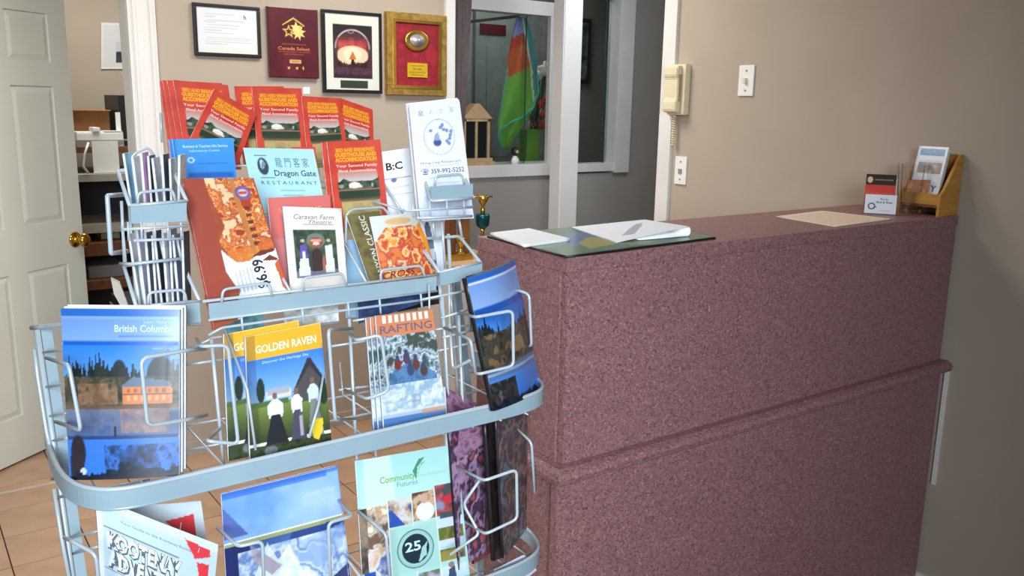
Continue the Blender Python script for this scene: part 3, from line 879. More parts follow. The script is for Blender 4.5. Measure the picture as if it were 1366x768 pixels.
wall_plate('light_switch', 'white toggle light switch high on the beige right wall', 2.072, 2.138, 1.512, 1.617, 'light switch', 'switch')
wall_plate('phone_jack_plate', 'white jack plate on the wall under the phone', 2.363, 2.422, 1.179, 1.285, 'wall plate', 'jack')
ph = thing('wall_phone', 'cream wall telephone beside the white door trim', 'telephone', (XW, 2.44, 1.44))
box('phone_base', (XW-.03, XW, 2.385, 2.475, 1.440, 1.628), cream_m, ph, world=True, bev=.007)
hs = [(XW-.031, 1.448), (XW-.050, 1.450), (XW-.056, 1.458), (XW-.057, 1.49), (XW-.050, 1.50), (XW-.050, 1.575), (XW-.057, 1.585), (XW-.056, 1.614), (XW-.050, 1.621), (XW-.031, 1.622)]
prism('handset', [(x-ph.location.x, z-ph.location.z) for x, z in hs], 2.402-2.44, 2.472-2.44, 1, cream_m, ph, bev=.003)
box('handset_grip', (XW-.046, XW-.034, 2.400, 2.4025, 1.49, 1.59), mat('grip_plastic', (170, 158, 120), None, .5), ph, world=True, bev=.001)
cord = []
for k in range(90):
    a = k*.9; z = 1.44-.115*k/89; cord.append((XW-.020+.007*math.cos(a), 2.440+.008*math.sin(a)-.0*k, z))
tube('coiled_cord', cord, .0022, cream_m, ph, seg=5, fil=0)

# ================================================================== COUNTER
CX0, CX1, CY0, CY1, CZ = 1.065, 2.505, 1.305, 1.625, 1.18
ctr = thing('reception_counter', 'speckled maroon laminate reception counter with half-round ledge', 'counter', ((CX0+CX1)/2, (CY0+CY1)/2, 0))
box('counter_top', (CX0, CX1, CY0, CY1, CZ-.03, CZ), lam, ctr, world=True, bev=.0015)
xsm = [CX0+.004, at(988, 390, 1, CY0).x, at(1147, 390, 1, CY0).x, CX1-.002]
for a, b in zip(xsm, xsm[1:]):
    box('front_panel', (a+.0011, b-.0011, CY0+.002, CY0+.022, .735, CZ-.0305), lam, ctr, world=True, bev=.0006)
box('core', (CX0+.022, CX1-.002, CY0+.023, CY1-.022, .02, CZ-.0305), wood_d, ctr, world=True)
box('end_panel', (CX0+.001, CX0+.021, CY0+.023, CY1-.002, .06, CZ-.0305), lam, ctr, world=True)
box('back_panel', (CX0+.022, CX1-.002, CY1-.021, CY1-.001, .02, CZ-.0305), lam, ctr, world=True)
box('lower_panel', (CX0-.012, CX1-.002, CY0-.004, CY0+.016, .02, .713), lam, ctr, world=True, bev=.001)
# half-round ledge along front and left end
pr_ = [(0, .017), (-.018, .0165), (-.030, .010), (-.034, 0), (-.030, -.012), (-.018, -.020), (0, -.022)]
bm = bmesh.new(); rings = []
pathp = [((CX1+.006, CY0), (0, -1)), ((CX0, CY0), (-1, -1)), ((CX0, CY1), (-1, 0))]
for (x, y), (dx, dy) in pathp:
    rings.append([bm.verts.new((x+dx*-a if dx else x, y+dy*-a if dy else y, .735+b)) for a, b in pr_])
for a, b in zip(rings, rings[1:]):
    for i in range(len(pr_)-1): bm.faces.new((a[i], a[i+1], b[i+1], b[i]))
    bm.faces.new((a[-1], a[0], b[0], b[-1]))
bm.faces.new(rings[0]); bm.faces.new(rings[-1][::-1])
bmesh.ops.recalc_face_normals(bm, faces=bm.faces)
link('half_round_ledge', bm_mesh(bm), lam, ctr, world=True)

# things on the counter ------------------------------------------------
def flat(name, label, cat, cs, z, cv_fn=None, t=.0015, body=plate_m, m=MATTE, group=None, step=.003, bend=0):
    """sheet lying on z: pixel corners near-left, near-right, far-left, far-right"""
    pts = [at(*c, 2, z) for c in cs]
    S_ = Surf(pts[0], pts[1], pts[2], pts[3], bend=bend)
    cv_ = None
    if cv_fn: cv_ = Cv(S_.w, S_.h, (255, 255, 255), step=step, seed=3); cv_fn(cv_)
    return booklet(name, label, cat, S_, cv_, t=t, m=m, edge=body, group=group), S_


def mapcv(c):
    c.tex(0, 0, 1, 1, [(58, 98, 70), (70, 116, 82), (52, 90, 66)], 9, 4)
    c.tex(.18, .25, .5, .75, [(72, 100, 160), (86, 116, 176), (66, 96, 130)], 5, 3, .8)
    c.poly([(.2, .12), (.42, .2), (.5, .42), (.38, .52), (.25, .36)], (176, 158, 60), .8)
    c.poly([(.42, .05), (.6, .1), (.62, .3), (.5, .28)], (150, 150, 80), .5)
    c.rect(0, 0, 1, .02, (24, 40, 30)); c.rect(0, 0, .012, 1, (24, 40, 30)); c.rect(.985, 0, 1, 1, (24, 40, 30))


zc = CZ
flat('counter_mat', 'green map-printed desk mat with black edge on the counter', 'mat', [(756, 341.5), (955, 316), (650, 314.5), (862, 292)], zc+.0045, mapcv, .004, black_m, GLOSS)


def lines(c):
    c.C[:] = (232, 236, 242)
    for k in range(14): c.rect(.08, .1+k*.06, .9, .112+k*.06, (206, 212, 222), .6)


flat('paper_pad', 'stack of plain white sheets at the left end of the mat', 'paper', [(700, 326), (760, 318), (654, 310.5), (706, 304.5)], zc+.011, lines, .006)


def news(c):
    c.C[:] = (228, 232, 240)
    c.poly([(.2, .2), (.62, .62), (.72, .72), (.82, .74), (.66, .5), (.36, .18)], (150, 150, 160), .75)
    for k in range(10): c.rect(.1, .3+k*.05, .3, .31+k*.05, (196, 200, 210), .5)


S_ = Surf(at(823, 323, 2, zc+.006), at(918, 302, 2, zc+.028), at(762, 303, 2, zc+.006), at(860, 293, 2, zc+.020))
cv = Cv(S_.w, S_.h, step=.003); news(cv)
nb = booklet('folded_newspaper', 'white folded papers with rolled right end on the green mat', 'newspaper', S_, cv, t=.001, m=MATTE)
# rolled edge of the newspaper
ro = np.array(S_(1, 0)).ravel(); ro2 = np.array(S_(1, 1)).ravel()
bm = bmesh.new(); rings = []
dirx = Vector(S_.BR-S_.BL); dirx.z = 0; dirx.normalize()
for kk in range(13):
    a = math.pi*kk/12
    rings.append([])
    for e in (ro, ro2):
        R_ = (e[2]-(zc+.0064))/2
        rings[-1].append(bm.verts.new(Vector(e)+dirx*(R_*.8*math.sin(a))+Vector((0, 0, R_*(math.cos(a)-1)))))
low = [bm.verts.new(Vector((e[0]-dirx.x*.14, e[1]-dirx.y*.14, zc+.0062))) for e in (ro, ro2)]
rings.append(low)
for a, b in zip(rings, rings[1:]): bm.faces.new((a[0], b[0], b[1], a[1]))
o = link('rolled_sheet', bm_mesh(bm), plate_m, nb, world=True, smooth=True); sm = o.modifiers.new('s', 'SOLIDIFY'); sm.thickness = .0008


def form(c):
    c.C[:] = (238, 218, 196)
    for k in range(9): c.rect(.08, .12+k*.09, .92, .135+k*.09, (206, 140, 120), .7)
    c.rect(.5, 0, .95, .05, (206, 190, 90), .7)


flat('rate_sheet', 'pale pink printed sheet lying near the card holder', 'paper', [(1113, 302), (1190, 292), (1035, 288.5), (1097, 281)], zc+.0015, form, .001)

# card holder
ca = at(1151, 284.5, 2, zc); cbp = at(1195, 287, 2, zc)
hd = thing('card_holder', 'clear stand of red and white business cards on the counter', 'card holder', tuple((ca+cbp)/2))
ww = (cbp-ca).length
ax = (cbp-ca).normalized(); ay = Vector((-ax.y, ax.x, 0))
if ay.y < 0: ay = -ay


def hp(a, d, z): return ca+ax*(a*ww)+ay*d+Vector((0, 0, z))


def sheet(name, p00, p10, p01, cvf, t, parent, m=MATTE, edge=None, step=.0012):
    S_ = Surf(p00, p10, p01); cv_ = Cv(S_.w, S_.h, step=step, seed=2); cvf(cv_)
    co, q_ = grid_mesh(S_, 1, 1, 0)
    o3 = parent_loc(parent)
    bk, _ = grid_mesh(S_, 1, 1, -t); n_ = 4
    qs = [(0, 1, 3, 2), (4, 6, 7, 5), (0, 4, 5, 1), (2, 3, 7, 6), (0, 2, 6, 4), (1, 5, 7, 3)]
    me = raw_mesh(name, np.vstack([co, bk]), np.array(qs), o3); b_ = link(name, me, edge or plate_m, parent)
    add_cover(S_, cv_, parent, o3, m, name+'_print', .0003, name+'_lettering')
    return b_


def whitecard(c):
    c.C[:] = (232, 236, 244); c.ell(.22, .38, .12, .18, (70, 84, 100), ring=.35); c.rect(.28, .3, .38, .36, (60, 80, 110))
    c.text('The Inn', .6, .72, .1, (50, 60, 90), bold=1); c.text('Bed & Rest', .62, .55, .12, (50, 60, 90), bold=1, width=.5); c.rect(.5, .15, .8, .18, (180, 184, 196))


def redcard(c):
    c.C[:] = (208, 62, 44); c.rect(0, .70, 1, 1, (40, 26, 26)); c.ell(.14, .84, .09, .09, (220, 200, 150)); c.rect(.3, .83, .9, .86, (160, 120, 90)); c.text('Restaurant', .5, .4, .12, (224, 110, 80))


sheet('white_card', hp(.03, -.008, .003), hp(.98, -.008, .003), hp(.03, -.002, .056), whitecard, .006, hd)
sheet('red_card', hp(0, .012, .012), hp(.92, .012, .012), hp(0, .022, .112), redcard, .008, hd)
for nm, p in (('holder_back', [hp(-.03, .03, 0), hp(.97, .03, 0), hp(.97, .04, .1), hp(-.03, .04, .1)]), ('holder_foot', [hp(-.03, -.012, .001), hp(1.03, -.012, .001), hp(1.03, .034, .001), hp(-.03, .034, .001)])):
    bm = bmesh.new(); bm.faces.new([bm.verts.new(v) for v in p]); o = link(nm, bm_mesh(bm), glass_m, hd, world=True); sm = o.modifiers.new('s', 'SOLIDIFY'); sm.thickness = .0015

# glass tumbler
gc = at(1212, 283.5, 2, zc)
gh = .142; gr = .040
GL = thing('glass_tumbler', 'clear ribbed glass tumbler between card holder and wood rack', 'glass', tuple(gc))
bm = bmesh.new(); seg = 24; rings = []
prof_ = [(gr*.78, 0), (gr*.82, .004), (gr, gh), (gr*.95, gh), (gr*.74, .012), (0.0005, .012)]
for r_, z_ in prof_:
    rings.append([bm.verts.new(((r_*(1+(.05 if k % 2 else 0)*(z_ > .002)))*math.cos(2*math.pi*k/seg), (r_*(1+(.05 if k % 2 else 0)*(z_ > .002)))*math.sin(2*math.pi*k/seg), z_)) for k in range(seg)])
for a, b in zip(rings, rings[1:]):
    for k in range(seg): bm.faces.new((a[k], a[(k+1) % seg], b[(k+1) % seg], b[k]))
bm.faces.new(rings[0][::-1]); bm.faces.new(rings[-1])
bmesh.ops.recalc_face_normals(bm, faces=bm.faces)
link('tumbler_wall', bm_mesh(bm), glass_m, GL)

# wooden brochure holder: back against the right wall, open to the left
HX1 = 2.513
WH = thing('wooden_brochure_holder', 'honey wood brochure holder with slanted sides at the counter end', 'brochure holder', (HX1-.05, 1.37, zc))
sp_ = [(-.100, 0), (0, 0), (0, .172), (-.018, .172), (-.082, .075), (-.100, .06)]
for y0 in (1.314, 1.432):
    prism('side_panel', [(HX1+a-WH.location.x, b) for a, b in sp_], y0-1.37, y0+.010-1.37, 1, wood_m, WH, bev=.001)
box('holder_floor', (HX1-.098, HX1-.002, 1.324, 1.432, zc+.024, zc+.032), wood_d, WH, world=True)
box('back_board', (HX1-.008, HX1, 1.324, 1.432, zc, zc+.172), wood_m, WH, world=True)
box('front_lip', (HX1-.098, HX1-.090, 1.324, 1.432, zc+.032, zc+.062), wood_m, WH, world=True)


def inncv(c):
    c.C[:] = (232, 234, 240); c.rect(.08, .84, .92, .96, (74, 140, 196)); c.rect(.0, .0, .06, 1, (150, 160, 190), .4)
    c.tex(.1, .52, .92, .74, [(196, 186, 180), (150, 130, 110), (120, 130, 150)], 8, 3); c.rect(.1, .72, .92, .76, (206, 214, 226))
    c.text('Travel Guide', .5, .875, .05, (210, 226, 240), width=.6, bold=1)
    c.text('HWY', .55, .2, .12, (70, 76, 110), bold=1, width=.7); c.rect(.1, .1, .9, .14, (160, 170, 190), .6)


for k in range(3):
    xb = HX1-.080+.010*k; xt = HX1-.044+.012*k; zt2 = zc+.192-.004*k; dy = .004*k
    S_ = Surf((xb, 1.426+dy*.5, zc+.034), (xb, 1.338+dy*.5, zc+.034), (xt, 1.426+dy, zt2), (xt, 1.338+dy, zt2))
    cv = Cv(S_.w, S_.h); inncv(cv)
    booklet('travel_brochure', ['front blue-topped brochure in the wooden holder', 'middle blue-topped brochure in the wooden holder', 'rear blue-topped brochure in the wooden holder'][k], 'brochure', S_, cv, t=.003, group='brochures in the wooden holder')
S_ = Surf((HX1-.088, 1.428, zc+.034), (HX1-.088, 1.36, zc+.034), (HX1-.078, 1.428, zc+.095), (HX1-.078, 1.36, zc+.10)); cv = Cv(S_.w, S_.h); cv.C[:] = (206, 140, 96); cv.tex(0, 0, 1, 1, [(206, 140, 96), (180, 110, 70), (214, 160, 120)], 6, 2)
booklet('orange_card', 'short orange card in front inside the wooden holder', 'card', S_, cv, t=.002)

# ================================================================== CABINET AND TROPHIES BEHIND THE COUNTER
TZ = .785
cab = thing('white_cabinet', 'white low cabinet behind the counter under the trophies', 'cabinet', (2.1, 3.33, 0))
cx0, cx1, cy0, cy1 = 1.96, 2.26, 3.18, 3.5
box('cabinet_body', (cx0+.005, cx1-.005, cy0+.01, cy1, .04, TZ-.02), white_m, cab, world=True, bev=.003)
box('cabinet_top', (cx0-.01, cx1+.01, cy0-.01, cy1+.005, TZ-.02, TZ), wood_l, cab, world=True, bev=.003)
box('cabinet_door', (cx0+.01, (cx0+cx1)/2-.002, cy0-.004, cy0+.01, .07, TZ-.04), white_m, cab, world=True, bev=.002)
box('cabinet_door', ((cx0+cx1)/2+.002, cx1-.01, cy0-.004, cy0+.01, .07, TZ-.04), white_m, cab, world=True, bev=.002)
lathe('knob', [(0, 0), (.008, 0), (.01, .012), (0, .014)], black_m, cab, loc=(.03, -.154-.0, .35), seg=12).rotation_euler = (math.radians(90), 0, 0)
box('plinth', (cx0+.01, cx1-.01, cy0+.03, cy1, 0, .04), black_m, cab, world=True)
tp = thing('trophy', 'wooden column trophy with gold base behind the rack', 'trophy', (2.055, 3.3, TZ))
bm = bmesh.new(); box_bm(bm, -.06, .06, -.04, .04, 0, .03, bev=.004); link('trophy_base', bm_mesh(bm), goldp_m, tp)
for s in (-1, 1):
    bm = bmesh.new(); box_bm(bm, s*.036-.018, s*.036+.018, -.02, .02, .03, .22, bev=.002); link('wood_column', bm_mesh(bm), wood_d if s < 0 else mat('chestnut_wood', (146, 96, 52), (122, 76, 40), .4, scale=14), tp)
bm = bmesh.new(); box_bm(bm, -.062, .062, -.035, .035, .22, .238, bev=.003); link('trophy_deck', bm_mesh(bm), wood_d, tp)
lathe('gold_cup', [(0, .03), (.022, .03), (.014, .045), (.01, .06), (.022, .08), (.026, .1), (.02, .105), (0, .1)], goldp_m, tp, seg=16, loc=(0, -.03, 0))
tq = thing('trophy', 'slim gold trophy with a teal cup next to the white paper stack', 'trophy', (2.17, 3.27, TZ))
lathe('trophy_base', [(0, 0), (.03, 0), (.03, .015), (.022, .02), (0, .02)], goldp_m, tq, seg=16)
lathe('gold_stem', [(.008, .02), (.006, .06), (.012, .09), (.008, .12), (.014, .135)], goldp_m, tq, seg=16)
lathe('teal_cup', [(.014, .135), (.03, .15), (.033, .19), (.03, .2), (0, .2)], teal_m, tq, seg=20)
lathe('gold_finial', [(.01, .2), (.012, .22), (.006, .235), (.016, .25), (.035, .282), (.03, .284), (0, .27)], goldp_m, tq, seg=16)
for s in (-1, 1): tube('wing', [Vector(tq.location)+Vector((s*.01, 0, .25)), Vector(tq.location)+Vector((s*.03, 0, .28)), Vector(tq.location)+Vector((s*.05, 0, .275))], .004, goldp_m, tq)

# ================================================================== BROCHURE RACK
RK = thing('brochure_rack', 'grey wire brochure rack with curved flat shelf bars in the foreground', 'brochure rack', (.57, 1.36, 0))
WR = .0022


def pxpath(pts, Yd=None):
    out = []
    for p in pts:
        out.append(P(p[0], p[1], p[2] if len(p) > 2 else Yd))
    return out


def wire(pts, Yd=None, r=WR, name='wire', fil=.006, m=None, seg=8):
    return tube(name, pxpath(pts, Yd), r, m or metal_m, RK, seg=seg, fil=fil)


def wire3(pts, r=WR, name='wire', fil=.004, m=None):
    return tube(name, [Vector(p) for p in pts], r, m or metal_m, RK, fil=fil)


# curved shelf bars of the two wide tiers
LOOP = [(.168, 1.50), (.160, 1.40), (.158, 1.31), (.164, 1.255), (.182, 1.213), (.212, 1.190), (.26, 1.184), (.36, 1.186), (.60, 1.193), (.83, 1.199), (.905, 1.207), (.948, 1.226), (.972, 1.262), (.984, 1.315), (.984, 1.40), (.98, 1.50)]


def smooth_loop(pts, n=4):
    out = []
    for i in range(len(pts)-1):
        p0 = Vector(pts[max(i-1, 0)]); p1 = Vector(pts[i]); p2 = Vector(pts[i+1]); p3 = Vector(pts[min(i+2, len(pts)-1)])
        for k in range(n):
            t = k/n
            out.append(.5*((2*p1)+(-p0+p2)*t+(2*p0-5*p1+4*p2-p3)*t*t+(-p0+3*p1-3*p2+p3)*t**3))
    out.append(Vector(pts[-1])); return out


LP2 = smooth_loop([Vector((x, y)) for x, y in LOOP])
LEAN = .0
for zt_ in (.958, .634, .31):
    zc_ = zt_-.014
    tube('shelf_bar', [(p.x, p.y, zc_) for p in LP2], 0, bar_m, RK, fil=0, prof=(.005, .028))
    tube('bar_lip', [(p.x, p.y, zt_+.000) for p in LP2], .0036, metal_m, RK, fil=0)
    tube('bar_lip', [(p.x, p.y, zt_-.028) for p in LP2], .0028, bar_m, RK, fil=0)
    # floor wires of the tier
    for i in range(14):
        x = .20+i*.058
        wire3([(x, 1.196 if .2 < x < .93 else 1.23, zt_-.031), (x, 1.47, zt_-.031), (x, 1.48, zt_+.03)], .0016, 'floor_wire')
    for y in (1.27, 1.36, 1.47):
        wire3([(.165, y, zt_-.034), (.978, y, zt_-.034)], .002, 'cross_wire')
# stepped back: uprights
for xb_, nm in ((.168, 'side_post'), (.965, 'side_post')):
    pr4 = [Vector((xb_, 1.465, 1.13)), Vector((xb_+.004, 1.40, .88)), Vector((xb_+.006, 1.33, .62)), Vector((xb_+.008, 1.28, .30)), Vector((xb_+.008, 1.27, .02))]
    if xb_ > .5:
        pr4 = [Vector((.90, 1.47, 1.13)), Vector((.93, 1.47, .9)), Vector((.95, 1.45, .6)), Vector((.95, 1.43, .02))]
    bm = bmesh.new(); rings = []
    for p in pr4:
        rings.append([bm.verts.new(p+Vector(o_)) for o_ in ((-.003, -.012, 0), (.016, -.010, 0), (.016, -.006, 0), (-.003, -.006, 0))])
    for a, b in zip(rings, rings[1:]):
        for k in range(4): bm.faces.new((a[k], a[(k+1) % 4], b[(k+1) % 4], b[k]))
    bm.faces.new(rings[0]); bm.faces.new(rings[-1]); bmesh.ops.recalc_face_normals(bm, faces=bm.faces)
    link(nm, bm_mesh(bm), bar_m, RK, world=True)
    tube('post_tube', [p+Vector((-.004, -.014, 0)) for p in pr4], .0042, metal_m, RK, fil=.02)
# feet and base ring
for x in (.176, .958):
    tube('foot', [(x, 1.10, .012), (x, 1.62, .012)], .012, bar_m, RK, fil=0)
tube('base_bar', [(.176, 1.28, .03), (.958, 1.42, .03)], .008, bar_m, RK, fil=0)
# top edge and rungs of the left side
wire([(42, 437, 1.45), (60, 435, 1.42), (84, 433, 1.36), (100, 432, 1.33)], r=.0035, name='side_rail')
for y in (470, 516, 555, 588):
    wire([(58+(y-470)*.09, y, 1.42), (88, y-4, 1.3), (130, y-8, 1.3)], r=.002, name='side_rung')
for y in (636, 661, 716, 737):
    wire([(70+(y-640)*.22, y+3, 1.38), (126, y-7, 1.3), (200, y-22, 1.3)], r=.002, name='side_rung')
wire([(46, 466, 1.44), (50, 500, 1.43), (62, 575, 1.41), (68, 600, 1.40)], r=.003, name='side_rail')
wire([(72, 652, 1.38), (82, 716, 1.36), (96, 790, 1.34)], r=.003, name='side_rail')

# front retainers of the middle tier
RET = [
    [(62, 477, 1.30), (92, 487, 1.20), (108, 574, 1.19), (74, 562, 1.30)],
    [(274, 465, 1.20), (250, 467, 1.15), (188, 478, 1.135), (197, 568, 1.135), (252, 559, 1.15), (276, 553, 1.20)],
    [(262, 452, 1.27), (268, 462, 1.17), (304, 460, 1.165), (318, 592, 1.17), (276, 588, 1.17), (292, 572, 1.27)],
    [(470, 438, 1.27), (438, 440, 1.17), (447, 560, 1.17), (474, 558, 1.27)],
    [(464, 443, 1.27), (476, 454, 1.18), (508, 446, 1.165), (519, 521, 1.165), (490, 532, 1.18), (460, 520, 1.27)],
    [(612, 416, 1.27), (634, 423, 1.155), (684, 414, 1.145), (685, 488, 1.145), (638, 499, 1.155), (626, 488, 1.25)],
    [(686, 386, 1.28), (706, 392, 1.25), (709, 461, 1.25), (699, 462, 1.29)],
    [(593, 437, 1.28), (628, 453, 1.17), (634, 496, 1.17)],
    [(600, 432, 1.28), (604, 492, 1.27), (628, 480, 1.22)],
]
for r_ in RET: wire(r_, r=.0027, name='retainer', fil=.010)
RET2 = [
    [(86, 717, 1.33), (95, 721, 1.20), (128, 739, 1.17), (134, 800, 1.17)],
    [(290, 704, 1.24), (318, 729, 1.17), (350, 721, 1.165), (353, 800, 1.165)],
    [(452, 668, 1.25), (470, 688, 1.17), (438, 697, 1.165), (442, 800, 1.165)],
    [(455, 735, 1.26), (485, 775, 1.2), (500, 800, 1.2)],
    [(478, 682, 1.25), (515, 712, 1.18), (522, 790, 1.18)],
    [(606, 620, 1.27), (646, 641, 1.155), (689, 626, 1.145), (690, 692, 1.145), (648, 712, 1.155), (618, 694, 1.26)],
    [(690, 572, 1.29), (709, 590, 1.25), (713, 657, 1.25)],
    [(640, 640, 1.20), (618, 672, 1.22), (640, 712, 1.19), (600, 740, 1.2)],
]
for r_ in RET2: wire(r_, r=.0027, name='retainer', fil=.010)
# back wires of the wide tiers
for (x0, y0, x1, y1) in ((282, 452, 300, 640), (466, 425, 480, 690), (494, 470, 502, 620), (590, 395, 602, 600), (612, 420, 622, 650)):
    wire([(x0, y0, 1.285), (x1, y1, 1.285)], r=.0028, name='back_upright', fil=0)
for y0, y1 in ((486, 478), (500, 492)):
    pass
wire([(250, 486, 1.30), (300, 479, 1.30)], r=.002, name='cross_wire', fil=0)
wire([(440, 462, 1.30), (505, 452, 1.30)], r=.002, name='cross_wire', fil=0)
wire([(452, 520, 1.30), (500, 514, 1.30)], r=.002, name='cross_wire', fil=0)
wire([(575, 470, 1.30), (660, 450, 1.30)], r=.002, name='cross_wire', fil=0)
wire([(575, 440, 1.30), (640, 432, 1.30)], r=.002, name='cross_wire', fil=0)
wire([(300, 440, 1.275), (330, 520, 1.20), (341, 600, 1.185)], r=.002, name='divider_wire', fil=0)
wire([(436, 470, 1.275), (425, 540, 1.20), (412, 584, 1.185)], r=.002, name='divider_wire', fil=0)

# upper tier front bar (flat) between the two basket columns
Y3 = 1.30


def panel(a, b, c, d, Y, name='basket_panel', m=None, th=.003):
    """flat strip from pixel corners TL, TR, BR, BL"""
    q_ = [P(*p, Y) for p in (a, b, c, d)]
    bm = bmesh.new(); A_ = [bm.verts.new(p) for p in q_]; B_ = [bm.verts.new(p+Vector((0, th, 0))) for p in q_]
    bm.faces.new(A_); bm.faces.new(B_[::-1])
    for i in range(4): bm.faces.new((A_[i], A_[(i+1) % 4], B_[(i+1) % 4], B_[i]))
    bmesh.ops.recalc_face_normals(bm, faces=bm.faces)
    return link(name, bm_mesh(bm), m or bar_m, RK, world=True)


panel((278, 405), (582, 369), (582, 387), (280, 426), Y3, 'shelf_bar')
wire([(270, 402), (583, 366)], Y3, .0024, 'bar_lip', 0)
wire([(278, 427), (583, 388)], Y3, .0020, 'bar_lip', 0)
wire([(278, 447), (296, 437), (450, 415), (586, 397)], Y3, .0022, 'front_rail', .004)
wire([(470, 428), (500, 423), (574, 413)], Y3+.02, .002, 'front_rail', 0)
wire([(250, 466), (286, 450), (450, 430)], Y3+.02, .002, 'front_rail', 0)
for x in (324, 405, 466, 508, 563):
    f_ = (x-278)/(582-278); wire([(x-2, 427-f_*39), (x, 447-f_*38)], Y3, .002, 'bar_strut', 0)
# pocket hoops on the bar
wire([(296, 403), (297, 386), (359, 377), (363, 395)], Y3-.004, .0022, 'pocket_hoop', .008)
wire([(405, 387), (404, 371), (456, 364), (462, 381)], Y3-.004, .0022, 'pocket_hoop', .008)
wire([(508, 376), (508, 360), (562, 354), (567, 369)], Y3-.004, .0022, 'pocket_hoop', .008)
# slanted divider wires front to back
for a, b in (((362, 343, 1.375), (388, 390, 1.30)), ((456, 318, 1.375), (489, 377, 1.30)), ((553, 318, 1.37), (584, 362, 1.30)), ((509, 240, 1.44), (537, 284, 1.385))):
    wire([a, b], r=.0022, name='divider_wire', fil=0)
wire([(460, 372, 1.38), (462, 286, 1.38), (470, 279, 1.38), (510, 276, 1.38), (518, 284, 1.38), (520, 300, 1.38)], r=.0022, name='pocket_hoop')
# wires of the row behind, seen between the brochures
wire([(300, 222, 1.535), (430, 216, 1.535)], r=.002, name='cross_wire', fil=0)
wire([(418, 243, 1.535), (560, 238, 1.535)], r=.002, name='cross_wire', fil=0)
wire([(405, 252, 1.535), (440, 250, 1.535)], r=.002, name='cross_wire', fil=0)
for x in (313, 425, 520, 536): wire([(x, 225, 1.535), (x+4, 400, 1.535)], r=.0022, name='back_upright', fil=0)
wire([(214, 150, 1.66), (216, 190, 1.66)], r=.002, name='back_upright', fil=0)

# left column of baskets -------------------------------------------------
YL = 1.30; YB = 1.385


def basket(front, back, pan, hoop, low, nv, Yf, Ybk, side_low=None):
    fl_, fr_ = front; bl_, br_ = back
    wire([(*fl_, Yf), (*bl_, Ybk), (*br_, Ybk), (*fr_, Yf)], r=.0028, name='basket_rim', fil=.006)
    wire([(*fl_, Yf), (*fr_, Yf)], r=.0024, name='basket_rim', fil=0)
    panel(*pan, Yf, 'basket_panel')
    if hoop: wire(hoop, Yf-.002, .0022, 'pocket_hoop', .008)
    for lw_ in low: wire(lw_, Yf, .0022, 'basket_wire', 0)
    if nv and low:
        (x0, y0), (x1, y1) = low[0][0], low[0][-1]
        yt0 = pan[3][1]
        for k in range(nv):
            f_ = (k+.5)/nv; x = x0+(x1-x0)*f_
            yb_ = low[-1][0][1]+(low[-1][-1][1]-low[-1][0][1])*f_
            wire([(x-1, yt0-2), (x, yb_)], Yf, .0018, 'basket_wire', 0)


basket(((173, 274), (249, 268)), ((157, 228), (228, 222)), ((174, 275), (249, 269), (249, 295), (175, 298)), [(184, 272), (184, 257), (230, 252), (234, 268)], [[(163, 306), (251, 301)], [(178, 321), (245, 318)]], 5, YL, YB)
basket(((182, 409), (266, 401)), ((165, 354), (242, 347)), ((182, 410), (266, 402), (268, 430), (184, 434)), [(198, 406), (198, 390), (245, 386), (249, 402)], [[(182, 436), (268, 432)]], 0, YL, YB)
for a, b in (((162, 268), (166, 352)), ((163, 300), (168, 356)), ((186, 322), (190, 352)), ((214, 320), (220, 350)), ((236, 318), (242, 348)), ((205, 352), (211, 408)), ((232, 350), (240, 404)), ((186, 354), (192, 408))):
    wire([(*a, YL+.05), (*b, YL+.05)], r=.0022, name='basket_wire', fil=0)
wire([(160, 352, 1.35), (176, 352, 1.32), (240, 345, 1.32)], r=.0024, name='basket_wire', fil=0)
wire([(172, 262, 1.45), (176, 330, 1.45), (182, 400, 1.45)], r=.0026, name='back_upright', fil=0)
wire([(168, 259, 1.40), (143, 261, 1.36), (148, 338, 1.36), (170, 335, 1.40)], r=.0034, name='side_hook', fil=.003)
wire([(172, 230, 1.47), (176, 206, 1.47), (198, 196, 1.47), (206, 210, 1.47), (210, 228, 1.47)], r=.0022, name='pocket_hoop', fil=.01)

# right column of baskets
basket(((576, 268), (631, 264)), ((560, 222), (612, 218)), ((575, 249), (631, 245), (631, 266), (576, 270)), [(580, 248), (581, 235), (616, 232), (619, 246)], [[(540, 281), (631, 276)], [(556, 291), (630, 288)]], 4, YL-.04, YB)
basket(((586, 363), (641, 350)), ((557, 319), (613, 315)), ((587, 362), (643, 349), (644, 368), (588, 381)), None, [[(560, 400), (640, 384)], [(588, 424), (640, 408)], [(590, 450), (632, 440)]], 3, YL-.02, YB)
for a, b in (((589, 292), (594, 358)), ((612, 290), (616, 316)), ((600, 386), (606, 440)), ((622, 384), (628, 440)), ((577, 292), (580, 318))):
    wire([(*a, YL+.05), (*b, YL+.05)], r=.0026, name='basket_wire', fil=0)
wire([(585, 360, 1.32), (591, 440, 1.32), (596, 545, 1.32)], r=.0034, name='back_upright', fil=0)
wire([(598, 312, 1.40), (604, 420, 1.40), (612, 545, 1.40)], r=.0034, name='back_upright', fil=0)
wire([(497, 268, 1.40), (540, 281, 1.36)], r=.002, name='cross_wire', fil=0)

